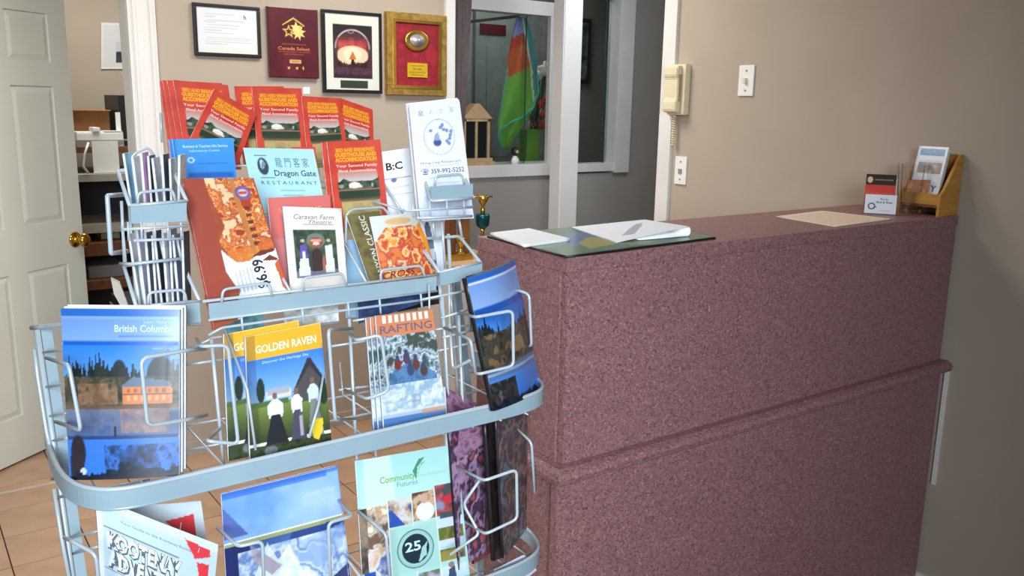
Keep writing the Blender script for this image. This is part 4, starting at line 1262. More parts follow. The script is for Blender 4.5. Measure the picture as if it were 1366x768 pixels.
# ================================================================== BROCHURES
def red_cv(seed=1):
    c = Cv(.095, .205, (206, 66, 46), step=.0016, seed=seed)
    c.tex(0, 0, 1, 1, [(196, 62, 48), (206, 74, 54), (188, 56, 46)], 4, 2)
    # landscape print: sky, trees, white marquee, lawn
    c.grad(.56, .665, (196, 190, 186), (190, 128, 116), .12, .88)
    c.trees(.48, .15, (40, 62, 44), 9, .11, .89, spiky=False)
    c.tex(.11, .47, .89, .56, [(30, 44, 34), (66, 88, 60), (96, 100, 90), (36, 50, 42)], 22, 3, .8)
    c.ell(.42, .515, .11, .034, (232, 228, 208)); c.rect(.32, .485, .56, .51, (222, 216, 196)); c.rect(.74, .49, .77, .53, (150, 170, 180)); c.ell(.17, .51, .05, .02, (150, 140, 140))
    c.rect(.11, .455, .89, .468, (110, 120, 96)); c.rect(.11, .38, .89, .456, (42, 58, 40)); c.grad(.33, .385, (140, 120, 84), (52, 54, 36), .13, .87)
    c.grad(.0, .34, (150, 150, 84), (186, 150, 106), .15, .87)
    c.tex(.15, 0, .87, .32, [(150, 150, 84), (186, 176, 110), (140, 124, 84)], 10, 3, .6)
    c.text('BED AND BREAKFAST', .5, .882, .038, (240, 170, 36), width=.72, bold=2)
    c.text('GUESTHOUSE AND', .5, .83, .042, (240, 170, 36), width=.78, bold=3)
    c.text('ACCOMMODATION', .5, .776, .044, (240, 170, 36), width=.78, bold=3)
    c.rect(.12, .765, .88, .925, (222, 116, 30), .6)
    c.text('Your Second Family', .5, .715, .032, (246, 208, 196), width=.78, bold=1)
    c.text('Motel Accommodation', .5, .66, .032, (246, 208, 196), width=.70, bold=1)
    return c


RC = red_cv()
pink_e = mat('red_paper_edge', (214, 120, 104), (236, 196, 186), .7, scale=200)


def red(label, bl, br, tl, Yb, Yt, t=.004, edge=None, tr=None, **kw):
    S_ = quad(bl, br, tl, Yb, Yt, tr, **kw)
    return booklet('red_brochure', label, 'brochure', S_, RC, t=t, group='red brochures in the rack', edge=edge or pink_e)


red('outermost red brochure edge at the far left of the top row', (228, 222), (300, 222), (213, 108), 1.640, 1.665, edge=pink_e)
red('second red brochure edge from the left in the top row', (234, 222), (306, 222), (217, 107), 1.628, 1.653, edge=pink_e)
red('third red brochure edge from the left in the top row', (242, 222), (314, 222), (223, 107), 1.616, 1.641)
red('upright red brochure at the left end of the top row, half covered', (250, 224), (322, 226), (231, 106.5), 1.600, 1.625, tr=(304, 113.5))
red('tilted red brochure leaning right in the top row', (240, 212), (310, 240), (286, 118), 1.560, 1.592, tr=(342, 152))
red('red brochure behind the centre one, only its left edge showing', (326, 222), (392, 220), (312, 115), 1.625, 1.645, tr=(378, 115))
red('upright centre red brochure of the top row, fully visible', (346, 224), (412, 224), (336, 116), 1.600, 1.625, tr=(402, 118))
red('red brochure right of the top row centre, tilted slightly right', (412, 226), (466, 218), (402, 128), 1.590, 1.615, tr=(454, 131))
red('rightmost red brochure of the top row, tilted far right', (446, 226), (500, 236), (452, 130), 1.612, 1.636, tr=(497, 146))
red('dark red brochure half hidden left of the lower upright red one', (400, 300), (432, 298), (388, 196), 1.490, 1.510)
red('red brochure behind the lower upright one, left edge showing', (442, 312), (512, 306), (429, 190), 1.425, 1.455)
red('lower upright red brochure in front, between the pale blue card and the white sheets', (450, 312), (520, 306), (436, 189), 1.410, 1.440, tr=(507, 186))
# small white tag
sheet_t = obox('price_tag', P(409, 125, 1.596), (.013, .001, .012), plate_m, label='tiny white tag on the centre red brochure corner', cat='tag')

# blue card row
def bluecard(c):
    c.grad(0, 1, (44, 120, 200), (66, 150, 222)); c.rect(0, .0, .04, 1, (36, 100, 180), .6)
    c.text('Business & Tourism Info Service', .52, .86, .045, (196, 224, 246), width=.74, bold=1)
    c.text('Information Centre', .5, .79, .04, (186, 216, 244), width=.5)
    c.ell(.26, .66, .06, .045, (190, 214, 236), ring=.4); c.rect(.36, .64, .9, .648, (40, 90, 160), .6); c.rect(.2, .38, .95, .46, (34, 96, 176)); c.rect(.36, .6, .86, .606, (40, 90, 160), .6)


for k, (dx, lb) in enumerate(((-5, 'blue card behind its twin in the second row'), (0, 'front bright blue card with white heading in the second row'))):
    S_ = quad((240+dx, 268+k), (318+dx, 266+k), (230+dx, 186), 1.46-k*.008+.008, 1.485-k*.008+.008, tr=(311+dx, 184))
    cv = Cv(S_.w, S_.h); bluecard(cv); booklet('blue_card', lb, 'card', S_, cv, t=.003, group='blue cards in the second row')


def dragon(c):
    c.C[:] = (168, 214, 228); g = (52, 74, 84)
    c.ell(.22, .82, .075, .085, (44, 60, 70)); c.ell(.21, .84, .03, .05, (168, 200, 210)); c.poly([(.2, .78), (.26, .84), (.24, .88), (.2, .84)], (110, 140, 150))
    c.rect(.12, .925, .30, .931, g); c.rect(.16, .705, .36, .711, g)
    c.text('龍 門 客 家', .64, .82, .075, (84, 116, 120), width=.48)
    c.text('Dragon Gate', .66, .725, .06, (40, 62, 66), width=.60, bold=1)
    c.text('R E S T A U R A N T', .55, .64, .035, g, width=.8)
    for v, u0, u1 in ((.58, .4, .75), (.53, .42, .72), (.50, .2, .95), (.46, .3, .58), (.46, .66, .94), (.42, .34, .5)): c.rect(u0, v-.006, u1, v+.006, (110, 150, 166), .7)
    for k in range(12): c.rect(.08+.03, .34-.03*k, .2, .352-.03*k, (150, 110, 130), .8); c.rect(.3, .34-.03*k, .5, .348-.03*k, (110, 150, 166), .6)


S_ = quad((352, 332), (445, 330), (324.5, 197), 1.455, 1.50, tr=(418, 199))
cv = Cv(S_.w, S_.h); dragon(cv)
booklet('restaurant_menu', 'pale blue restaurant menu sheet with dragon emblem', 'menu', S_, cv, t=.002, m=MATTE)

# B:C white sheets
def bcs(c):
    c.C[:] = (226, 230, 234); c.text('B:C', .42, .74, .10, (20, 22, 26), width=.56, bold=2)
    c.rect(.05, .62, .95, .63, (120, 130, 145)); c.rect(.1, .5, .85, .51, (150, 160, 180)); c.rect(.05, .40, .95, .405, (170, 180, 200)); c.ell(.35, .6, .1, .03, (90, 110, 150))


S_ = quad((520, 300), (556, 296), (506, 203), 1.425, 1.45, tr=(546, 197)); cv = Cv(S_.w, S_.h); bcs(cv)
booklet('white_leaflet', 'white leaflet lettered B:C beside the lower red brochure', 'leaflet', S_, cv, t=.002, m=MATTE)


def roof_cv(c):
    c.C[:] = (222, 220, 212); c.poly([(.2, .82), (.5, .95), (.85, .8), (.8, .78), (.5, .9), (.25, .78)], (160, 160, 150)); c.tex(.1, .3, .95, .58, [(40, 40, 50), (150, 140, 150), (60, 56, 60)], 16, 3); c.rect(.1, .1, .95, .3, (200, 206, 220))


S_ = quad((545, 298), (575, 296), (534, 201), 1.44, 1.462, tr=(566, 197)); cv = Cv(S_.w, S_.h); roof_cv(cv)
booklet('white_leaflet', 'white leaflet with dark photo and roof outline left of the phone leaflet', 'leaflet', S_, cv, t=.002, m=MATTE)


def phone_cv(c):
    c.C[:] = (230, 234, 246); n_ = (70, 86, 140)
    c.text('龍', .20, .895, .04, (120, 140, 160)); c.text('人', .4, .9, .035, (170, 170, 180)); c.text('之', .6, .9, .035, (150, 190, 130)); c.text('家', .82, .9, .04, (150, 180, 160))
    c.ell(.52, .70, .31, .155, (150, 160, 190), ring=.035, soft=.03); c.ell(.52, .70, .29, .145, (214, 220, 238), ring=.05, soft=.03)
    c.ell(.47, .655, .08, .035, (80, 92, 150)); c.poly([(.40, .67), (.44, .73), (.5, .74), (.54, .67)], (150, 160, 200)); c.rect(.42, .64, .54, .66, (64, 76, 140))
    for (a, b) in ((.56, .78), (.62, .76), (.68, .75), (.74, .71), (.72, .68), (.66, .66), (.76, .74), (.60, .80), (.36, .76), (.7, .64)): c.ell(a, b, .035, .016, (96, 116, 180), .8)
    c.text('Hong Ling Restaurant', .5, .475, .022, (90, 100, 150), width=.8); c.rect(.16, .455, .86, .459, (150, 160, 190)); c.text('☎ 359-992-5252', .52, .39, .040, (56, 66, 130), width=.84, bold=1)
    c.text('Licensed Dining Room', .54, .345, .022, (130, 140, 180), width=.6); c.rect(.3, .30, .85, .306, (150, 160, 190), .7); c.rect(.2, .26, .8, .266, (150, 160, 190), .7); c.rect(0, 0, 1, .2, (210, 218, 240), .6)


for k, (dx, dy, lb) in enumerate(((-4, -2, 'rear white phone-number leaflet in the upper right basket'), (2, 3, 'middle white phone-number leaflet in the upper right basket'), (0, 0, 'front white leaflet with blue circle and phone number'))):
    S_ = quad((561+dx, 292+dy), (630+dx, 288+dy), (546+dx, 140+dy), 1.335-.01*k, 1.365-.01*k, tr=(612+dx*.5, 132.5+dy))
    cv = Cv(S_.w, S_.h); phone_cv(cv); booklet('phone_leaflet', lb, 'leaflet', S_, cv, t=.004, m=MATTE, group='white phone leaflets')

# lower right basket: white sheets and a bottle leaflet
def bottle_cv(c):
    c.C[:] = (226, 230, 236); c.ell(.42, .8, .1, .09, (60, 74, 92)); c.poly([(.3, .72), (.36, .86), (.48, .86), (.56, .72), (.62, .4), (.6, .2), (.25, .2), (.25, .4)], (96, 114, 134)); c.rect(.28, .36, .58, .52, (180, 190, 206)); c.rect(.3, .22, .58, .34, (60, 80, 120)); c.ell(.12, .93, .03, .02, (50, 50, 54))


S_ = quad((566, 385), (598, 378), (553, 286), 1.40, 1.425, tr=(588, 284)); cv = Cv(S_.w, S_.h); bottle_cv(cv)
booklet('white_leaflet', 'white leaflet picturing a grey-blue bottle behind the food brochure', 'leaflet', S_, cv, t=.003, m=MATTE)


def pizza(c):
    c.C[:] = (156, 68, 48); c.rect(0, 0, .3, 1, (150, 62, 44))
    c.tex(.30, .34, .98, 1, [(166, 52, 30), (226, 120, 40), (246, 208, 140), (196, 66, 34), (232, 150, 60), (150, 56, 30), (244, 220, 176)], 15, 4, 1, 1.6)
    c.poly([(.28, 1), (.31, .9), (.42, .66), (.30, .56), (.42, .40), (.5, .32), (.2, .3), (.0, .3), (0, 1)], (154, 66, 46))
    c.poly([(.62, 1), (.70, 1), (.76, .36), (.70, .33)], (196, 130, 66))
    for k in range(6): c.rect(.74, .48+.055*k, .82, .505+.055*k, (86, 40, 26))
    c.ell(.78, .885, .11, .055, (96, 90, 170)); c.ell(.78, .885, .07, .03, (206, 200, 226)); c.rect(.72, .875, .84, .895, (190, 60, 70))
    c.tex(.30, .34, .98, 1, [(120, 40, 24), (226, 130, 50)], 6, 3, .22); c.ell(.52, .43, .19, .055, (206, 116, 44), .8); c.ell(.88, .45, .11, .06, (200, 100, 40), .8)
    c.poly([(.30, .50), (.36, .45), (.46, .385), (.62, .375), (.78, .41), (1.0, .42), (1, 0), (.3, 0), (.38, .22), (.30, .34)], (228, 232, 240))
    c.poly([(.0, 0), (.3, .24), (.42, .2), (.25, 0)], (146, 72, 42)); c.poly([(.78, .35), (.9, .38), (.98, .34), (1, .2), (.98, .32)], (120, 50, 30))
    c.poly([(.66, .40), (.8, .43), (.98, .42), (.98, .40), (.8, .39)], (110, 50, 30))
    for k in range(5): c.rect(.40+.05*k, .16, .42+.05*k, .33, (150, 150, 165), .6)
    c.poly([(.93, .3), (1, .33), (1, .05), (.94, .1)], (196, 90, 50))
    c.text('$6.99', .78, .15, .072, (24, 24, 28), rot=math.pi/2, bold=2, align='LEFT'); c.rect(.4, .05, .7, .075, (200, 60, 60), .5)


for k, lb in enumerate(('brown pizza flyer behind its twin, left edge showing', 'brown pizza flyer with a price of 6.99 in the front pocket')):
    dx = (-3, 0)[k]
    S_ = quad((286+dx, 440), (388+dx, 396), (243+dx, 238), 1.335-.012*k, 1.365-.012*k, tr=(338+dx, 237))
    cv = Cv(S_.w, S_.h, step=.0013, seed=4); pizza(cv); booklet('pizza_flyer', lb, 'flyer', S_, cv, t=.004, group='pizza flyers', edge=wood_d if False else pink_e)


def pinkcv(c):
    c.C[:] = (206, 108, 100); c.rect(0, 0, 1, 1, (204, 104, 98)); c.text('WELCOME', .5, .84, .06, (224, 150, 90), bold=1, width=.7); c.text('V', .3, .74, .06, (224, 160, 96), bold=1); c.rect(0, 0, .3, .6, (200, 140, 146), .5)


S_ = quad((370, 400), (448, 394), (357, 264), 1.385, 1.41, tr=(440, 260)); cv = Cv(S_.w, S_.h); pinkcv(cv)
booklet('pink_booklet', 'dusty pink booklet behind the cream brochure', 'booklet', S_, cv, t=.006, m=MATTE)


def cream_cv(c):
    c.C[:] = (224, 214, 204); g = (110, 110, 122)
    c.text('Caravan Farm', .5, .865, .055, g, width=.7, italic=1); c.text('Theatre', .6, .815, .04, g, width=.4, italic=1); c.rect(.3, .80, .84, .806, g, .7)
    c.rect(.12, .20, .86, .74, (44, 60, 48)); c.tex(.12, .44, .86, .74, [(34, 50, 38), (70, 90, 62), (44, 58, 48)], 14, 3)
    c.rect(.12, .20, .86, .28, (110, 104, 128)); c.ell(.5, .62, .16, .085, (110, 120, 112)); c.ell(.5, .60, .12, .06, (150, 70, 52)); c.ell(.5, .585, .06, .02, (220, 196, 180)); c.ell(.5, .62, .1, .02, (206, 150, 120))
    c.poly([(.4, .27), (.42, .5), (.5, .54), (.58, .5), (.6, .27)], (52, 36, 30))
    c.ell(.27, .62, .035, .02, (200, 170, 150)); c.poly([(.2, .4), (.22, .57), (.32, .58), (.35, .4)], (96, 74, 160)); c.poly([(.16, .22), (.2, .42), (.35, .42), (.36, .22)], (214, 216, 226)); c.rect(.25, .36, .3, .5, (220, 216, 220))
    c.ell(.72, .62, .03, .02, (200, 170, 150)); c.poly([(.64, .25), (.66, .56), (.78, .57), (.8, .25)], (214, 212, 204))
    c.poly([(.58, .27), (.6, .44), (.64, .44), (.64, .27)], (170, 90, 70)); c.poly([(.9, 1), (1, 1), (1, .94)], (196, 186, 170))


S_ = quad((389, 396), (464, 388), (378, 275), 1.345, 1.362, tr=(455, 278)); cv = Cv(S_.w, S_.h); cream_cv(cv)
booklet('cream_brochure', 'cream brochure with a photo of three costumed people', 'brochure', S_, cv, t=.008, m=MATTE)


def canyon(c):
    c.C[:] = (104, 92, 52); c.tex(0, 0, .36, 1, [(98, 84, 48), (120, 108, 62), (90, 80, 46)], 8, 3)
    c.text('CANYON CLASSIC', .48, .12, .080, (204, 204, 192), rot=math.pi/2, align='LEFT', bold=1, width=1.85)


S_ = quad((498, 392), (545, 386), (462, 287), 1.352, 1.378, tr=(506, 281), bend=.002); cv = Cv(S_.w, S_.h); canyon(cv)
booklet('brown_booklet', 'olive brown booklet lettered CANYON CLASSIC along its side', 'booklet', S_, cv, t=.004)


def food(c):
    c.grad(.6, 1, (226, 196, 150), (196, 206, 214)); c.tex(0, 0, 1, .82, [(196, 70, 40), (226, 150, 60), (240, 206, 150), (186, 60, 44), (214, 120, 60)], 7, 4, 1, 1.5)
    c.poly([(0, 1), (1, 1), (1, .95), (.85, .75), (.6, .95), (.35, .92), (.0, .62)], (206, 206, 200)); c.ell(.5, .9, .26, .05, (216, 160, 84), .7)
    c.poly([(1, .9), (.84, .8), (.96, .3), (1, .3)], (226, 140, 44)); c.poly([(.9, 1), (1, 1), (1, .55), (.94, .8)], (214, 218, 226)); c.ell(.94, .94, .02, .012, (50, 50, 60))
    c.text('CROSS', .3, .08, .10, (120, 34, 30), width=.6, bold=1, italic=1)


S_ = quad((512, 380), (582, 366), (493, 289), 1.338, 1.356, tr=(560, 283), bend=.006); cv = Cv(S_.w, S_.h, step=.0013, seed=9); food(cv)
booklet('food_brochure', 'glossy brochure with a close-up of orange food beside the brown booklet', 'brochure', S_, cv, t=.004)
S_ = quad((462, 424), (510, 420), (458, 320), 1.395, 1.41); cv = Cv(S_.w, S_.h); cv.C[:] = (140, 176, 202)
booklet('pale_blue_folder', 'pale blue folder behind the brown booklet', 'folder', S_, cv, t=.004, m=MATTE)
# lower part of pocket contents seen under the bar
for lb, q_, col in (('turquoise leaflet foot under the upper bar', ((300, 446), (352, 439), (298, 405)), (110, 176, 188)), ('dark blue leaflet foot under the upper bar, right half', ((478, 432), (568, 402), (476, 392)), (50, 74, 120)), ('white leaflet foot under the middle of the upper bar', ((380, 436), (452, 428), (378, 408)), (216, 216, 214)), ('dark brown leaflet foot under the bar by the right basket', ((530, 416), (590, 404), (528, 380)), (56, 38, 40))):
    S_ = quad(q_[0], q_[1], q_[2], 1.372 if 'blue' in lb or 'white' in lb else 1.43, 1.376 if 'blue' in lb or 'white' in lb else 1.434); cv = Cv(S_.w, S_.h); cv.C[:] = col; cv.tex(0, 0, 1, 1, [tuple(x*.75 for x in col), col, tuple(min(255, x*1.25) for x in col)], 4, 3, .7)
    booklet('leaflet', lb, 'leaflet', S_, cv, t=.002)

# edge-on brochures in the left column
cols8 = [(150, 200, 226), (226, 228, 232), (196, 150, 190), (88, 94, 104), (190, 194, 200), (60, 66, 78), (170, 172, 170), (214, 206, 198), (120, 124, 130)]
for k in range(8):
    x = 171+k*8.6; c_ = cols8[k]
    j_ = (0, 5, -1, 3, 6, 1, 7, 2)[k]; l_ = (-5, -2, 1, 2, -1, 3, 5, 9)[k]
    S_ = quad((x+8, 290), (x+16, 290), (x+l_, 205+j_), 1.33, 1.335, Ybr=1.37, Ytr=1.375, tr=(x+8+l_, 203+j_), bend=.0015*(k % 3-1)); cv = Cv(S_.w, S_.h, step=.003, seed=k); cv.tex(0, 0, 1, 1, [c_, tuple(min(255, x_*1.15) for x_ in c_)], 5, 2)
    booklet('pamphlet', ['pale blue pamphlet at the left of the upper left basket', 'white pamphlet second from left in the upper left basket', 'lilac pamphlet third from left in the upper left basket', 'charcoal pamphlet in the middle of the upper left basket', 'light grey pamphlet right of the charcoal one in the upper left basket', 'near-black pamphlet in the right half of the upper left basket', 'mid grey pamphlet second from right in the upper left basket', 'beige pamphlet at the right end of the upper left basket'][k], 'pamphlet', S_, cv, t=.003, m=MATTE, group='pamphlets edge-on in the upper left basket')
nm9 = ['white', 'pale lilac', 'dark grey', 'silver grey', 'black', 'light grey', 'steel grey', 'blue-grey', 'charcoal']
pc9 = [(224, 226, 234), (206, 200, 222), (84, 88, 96), (176, 180, 184), (44, 48, 56), (190, 192, 196), (140, 146, 152), (116, 130, 150), (70, 72, 78)]
pl9 = ['leftmost', 'second from left', 'third from left', 'fourth from left', 'middle', 'fourth from right', 'third from right', 'second from right', 'rightmost']
for k in range(9):
    x = 176+k*7.4; c_ = pc9[k]
    j_ = (6, 0, 4, 8, 2, 5, 0, 7, 3)[k]; l_ = (-6, -3, 1, 3, -2, 2, 4, 1, 6)[k]
    S_ = quad((x+12, 410), (x+20, 408), (x+3+l_, 306+j_), 1.335, 1.34, Ybr=1.38, Ytr=1.385, tr=(x+11+l_, 304+j_), bend=.0015*(k % 3-1)); cv = Cv(S_.w, S_.h, step=.003, seed=k+20); cv.tex(0, 0, 1, 1, [c_, tuple(min(255, x_*1.15) for x_ in c_)], 5, 2)
    booklet('pamphlet', f'{nm9[k]} pamphlet, {pl9[k]} in the lower left basket', 'pamphlet', S_, cv, t=.003, m=MATTE, group='pamphlets edge-on in the lower left basket')

# ---- middle tier
def bc_mag(c):
    c.grad(.80, 1, (120, 156, 214), (96, 134, 204)); c.rect(0, .95, 1, 1, (34, 98, 178)); c.rect(0, .94, 1, .955, (120, 156, 214))
    c.rect(0, .775, 1, .81, (20, 84, 176)); c.grad(.42, .785, (150, 176, 206), (36, 116, 206))
    c.trees(.45, .30, (34, 48, 52), 11); c.trees(.45, .27, (26, 36, 36), 17); c.ell(.5, .6, .07, .1, (30, 40, 40)); c.ell(.33, .58, .06, .08, (34, 42, 40)); c.ell(.85, .6, .12, .12, (30, 42, 48)); c.tex(0, .40, 1, .60, [(30, 40, 36), (84, 68, 50), (52, 60, 44), (120, 92, 66), (36, 44, 44)], 16, 4, .85)
    c.poly([(.52, .44), (.52, .54), (.62, .57), (.76, .555), (.9, .56), (.94, .53), (.94, .44)], (198, 122, 74)); c.poly([(.5, .54), (.62, .60), (.92, .575), (.95, .54)], (92, 110, 130))
    for k in range(6): c.rect(.56+.06*k, .46, .585+.06*k, .49, (216, 160, 110)); c.rect(.56+.06*k, .505, .585+.06*k, .53, (150, 84, 60)); c.rect(.52, .495, .94, .5, (120, 74, 50))
    c.tex(.12, .44, .48, .56, [(120, 86, 64), (176, 130, 96), (70, 60, 44)], 22, 3, .7)
    c.rect(0, .40, 1, .43, (112, 78, 54)); c.grad(.25, .41, (60, 90, 150), (106, 118, 146)); c.tex(.5, .27, .92, .41, [(176, 120, 84), (206, 146, 100), (120, 100, 110)], 14, 3, .85)
    c.tex(0, .25, 1, .41, [(70, 80, 110), (110, 110, 120), (50, 70, 120)], 14, 4, .45)
    c.rect(0, .235, 1, .255, (38, 60, 110)); c.grad(0, .235, (44, 110, 204), (56, 112, 196)); c.rect(.44, .25, .46, .31, (40, 36, 44))
    c.trees(0, .14, (16, 26, 40), 9, .35, 1); c.tex(.34, .06, 1, .2, [(14, 24, 40), (30, 60, 110), (52, 110, 200), (16, 28, 44)], 18, 3, .75); c.ell(.1, .16, .07, .1, (40, 32, 36)); c.rect(.02, 0, .15, .14, (44, 36, 42)); c.ell(.14, .05, .03, .02, (190, 196, 210))
    c.trees(0, .05, (16, 24, 38), 12, 0, 1)
    c.text('British Columbia', .72, .865, .042, (196, 214, 244), width=.50, bold=1); c.text('Super, Natural', .82, .915, .02, (176, 196, 232), width=.22); c.rect(.5, .835, .96, .843, (60, 88, 150), .7); c.text('vacation guide', .86, .762, .014, (176, 206, 240), width=.16)


BL = P(93, 640, 1.262); BR = P(239, 634, 1.19); TL = P(81, 411, 1.315); TRp = P(239, 412.5, 1.225)
for k, lb in enumerate(('rearmost vacation guide in the left corner pocket, only its pale right edge showing', 'vacation guide right behind the front blue one, pale edge showing', 'front blue vacation guide with lakeside lodge cover in the left corner pocket')):
    off = Vector((.0058, .0095, 0))*(2-k)
    off2 = Vector((.001, .0, 0))*(2-k)
    S_ = Surf(BL+off, BR+off+off2, TL+off, TRp+off+off2, bend=.009)
    cv = Cv(S_.w, S_.h, seed=2, step=.0016 if k == 2 else .02)
    if k == 2: bc_mag(cv)
    else: cv.C[:] = (224, 230, 240)
    booklet('travel_guide', lb, 'magazine', S_, cv, t=.009, group='blue vacation guides')


def golden(c):
    c.grad(.40, .84, (150, 190, 230), (44, 110, 206)); c.rect(0, .80, 1, 1, (226, 166, 36)); c.grad(.14, .44, (46, 56, 28), (116, 136, 58))
    c.rect(0, 0, .12, 1, (40, 44, 40), .25)
    c.poly([(.52, .40), (.58, .5), (.78, .72), (.84, .72), (1, .52), (1, .40)], (74, 70, 72)); c.poly([(.53, .46), (.78, .74), (.82, .74), (1, .54), (1, .50), (.80, .68)], (50, 46, 50))
    c.rect(.22, .47, .54, .53, (200, 196, 196)); c.rect(.24, .50, .52, .55, (160, 160, 170)); c.ell(.16, .55, .05, .10, (30, 44, 34)); c.ell(.95, .45, .06, .1, (40, 56, 34)); c.rect(0, .42, .5, .46, (76, 96, 48))
    def fig(x, ht, top, bot, w_):
        c.poly([(x-w_*.8, ht-.17), (x-w_*.9, ht-.07), (x-w_*.3, ht-.03), (x+w_*.3, ht-.03), (x+w_*.9, ht-.07), (x+w_*.8, ht-.17)], top); c.poly([(x-w_*1.3, .11), (x-w_*.5, ht-.15), (x+w_*.5, ht-.15), (x+w_*1.3, .11)], bot); c.ell(x, ht, .03, .025, (120, 90, 70))
    fig(.33, .49, (214, 218, 228), (28, 28, 34), .11); fig(.60, .50, (224, 226, 234), (70, 64, 84), .08); fig(.82, .56, (196, 206, 224), (120, 124, 120), .08)
    c.rect(.62, .14, .66, .3, (200, 190, 196), .7)
    c.tex(0, 0, 1, .12, [(30, 40, 22), (56, 66, 30), (24, 30, 20)], 16, 3); c.ell(.25, .07, .08, .035, (130, 136, 150), .6); c.poly([(.78, .10), (.76, .2), (.84, .25), (.92, .24), (.9, .15), (.84, .08)], (226, 190, 40)); c.rect(.72, .03, .95, .05, (180, 170, 150), .6)
    c.text('GOLDEN RAVEN', .52, .85, .062, (246, 240, 226), width=.80, bold=1); c.text('Discover the Heritage Site', .5, .76, .022, (190, 214, 240), width=.6)


for k, (dx, dy, Yo, lb) in enumerate(((-29, -3, .014, 'rear Golden Raven booklet shifted left behind its twin'), (0, 0, 0, 'front Golden Raven booklet with three people on a lawn'))):
    S_ = quad((334+dx, 618+dy), (443+dx, 596+dy-3*(k == 0)), (327+dx, 449+dy), 1.213+Yo, 1.262+Yo, tr=(427+dx, 430+dy))
    cv = Cv(S_.w, S_.h, seed=3, step=.0014); golden(cv); booklet('golden_booklet', lb, 'booklet', S_, cv, t=.008, group='Golden Raven booklets', edge=None)


def raft(c):
    c.C[:] = (110, 130, 140); c.rect(0, .82, 1, 1, (206, 126, 84)); c.text('IIIIIIII', .5, .93, .06, (236, 226, 214), width=.8, bold=2)
    c.tex(0, .25, 1, .82, [(60, 84, 84), (120, 140, 146), (214, 222, 230), (84, 100, 110), (190, 206, 220), (70, 78, 70)], 10, 4, 1, 1.4)
    c.poly([(.05, .42), (.25, .55), (.6, .58), (.9, .48), (.95, .38), (.6, .32), (.2, .34)], (66, 110, 160), .8)
    for x, y, cc_ in ((.3, .58, (120, 50, 50)), (.45, .62, (84, 60, 90)), (.6, .56, (100, 60, 50)), (.5, .52, (60, 70, 110)), (.72, .5, (80, 60, 60))): c.ell(x, y, .06, .05, cc_); c.ell(x, y+.05, .035, .025, (60, 70, 100))
    c.tex(0, .18, 1, .42, [(200, 214, 224), (232, 238, 244), (150, 176, 196), (220, 228, 236)], 12, 3, .8); c.rect(0, 0, 1, .17, (72, 112, 166)); c.rect(.0, .15, 1, .2, (196, 204, 214), .7); c.rect(.62, .14, 1, .18, (196, 130, 90), .6)
    c.text('RAFTING', .5, .845, .065, (104, 92, 116), width=.9, bold=1); c.rect(.45, .04, .8, .1, (96, 160, 210), .6)


for k, (dx, dy, Yo, lb) in enumerate(((-13, 3, .020, 'orange-edged rafting booklet behind, leftmost of the three'), (-7, 2, .010, 'middle rafting booklet peeking left behind the front one'), (0, 0, 0, 'front rafting booklet with a raft in white water'))):
    S_ = quad((513+dx, 584+dy), (597+dx, 568+dy), (501+dx, 421+dy), 1.216+Yo, 1.262+Yo, tr=(577+dx, 412+dy))
    cv = Cv(S_.w, S_.h, seed=6, step=.0014); raft(cv); booklet('rafting_booklet', lb, 'booklet', S_, cv, t=.006, group='rafting booklets')


def bc2(c):
    c.grad(.74, 1, (150, 180, 230), (110, 150, 222)); c.rect(0, .96, 1, 1, (40, 100, 190)); c.rect(0, .94, 1, .955, (220, 230, 245)); c.rect(0, .70, 1, .76, (24, 90, 186)); c.grad(.56, .71, (70, 140, 220), (36, 110, 206))
    c.trees(.46, .2, (30, 38, 44), 12); c.tex(0, .24, 1, .56, [(34, 38, 36), (80, 70, 50), (50, 56, 60), (140, 106, 66), (40, 44, 40)], 14, 4)
    c.ell(.66, .42, .2, .06, (170, 130, 80), .7); c.rect(0, .2, 1, .3, (84, 116, 160)); c.rect(0, .25, 1, .27, (150, 170, 200)); c.grad(0, .22, (44, 110, 206), (70, 130, 210)); c.tex(0, 0, .45, .2, [(60, 56, 56), (26, 30, 36), (90, 84, 80)], 20, 3); c.trees(0, .09, (18, 26, 40), 12)


for k, (dx, dy, Yo, lb) in enumerate(((5, -3, .030, 'rear blue and dark guide in the right corner pocket'), (0, 0, 0, 'front blue and dark lake guide with black spine in the right corner pocket'))):
    S_ = quad((660+dx, 548+dy), (716+dx, 520+dy), (622+dx, 371+dy), 1.175+Yo, 1.205+Yo, tr=(681+dx, 349+dy), Ybr=1.245+Yo, Ytr=1.285+Yo, bend=.012)
    cv = Cv(S_.w, S_.h, seed=8, step=.0016); bc2(cv); booklet('lake_guide', lb, 'magazine', S_, cv, t=.009, edge=mat('black_spine', (28, 26, 28), None, .4), group='lake guides')
S_ = quad((600, 620), (648, 590), (594, 516), 1.262, 1.285, tr=(640, 540)); cv = Cv(S_.w, S_.h); cv.C[:] = (112, 74, 100); cv.tex(0, 0, 1, 1, [(96, 66, 90), (150, 110, 136), (84, 50, 70)], 7, 3)
booklet('purple_booklet', 'plum booklet low behind the lake guides, above the lower tier', 'booklet', S_, cv, t=.02)
S_ = quad((628, 520), (650, 548), (598, 512), 1.30, 1.30)

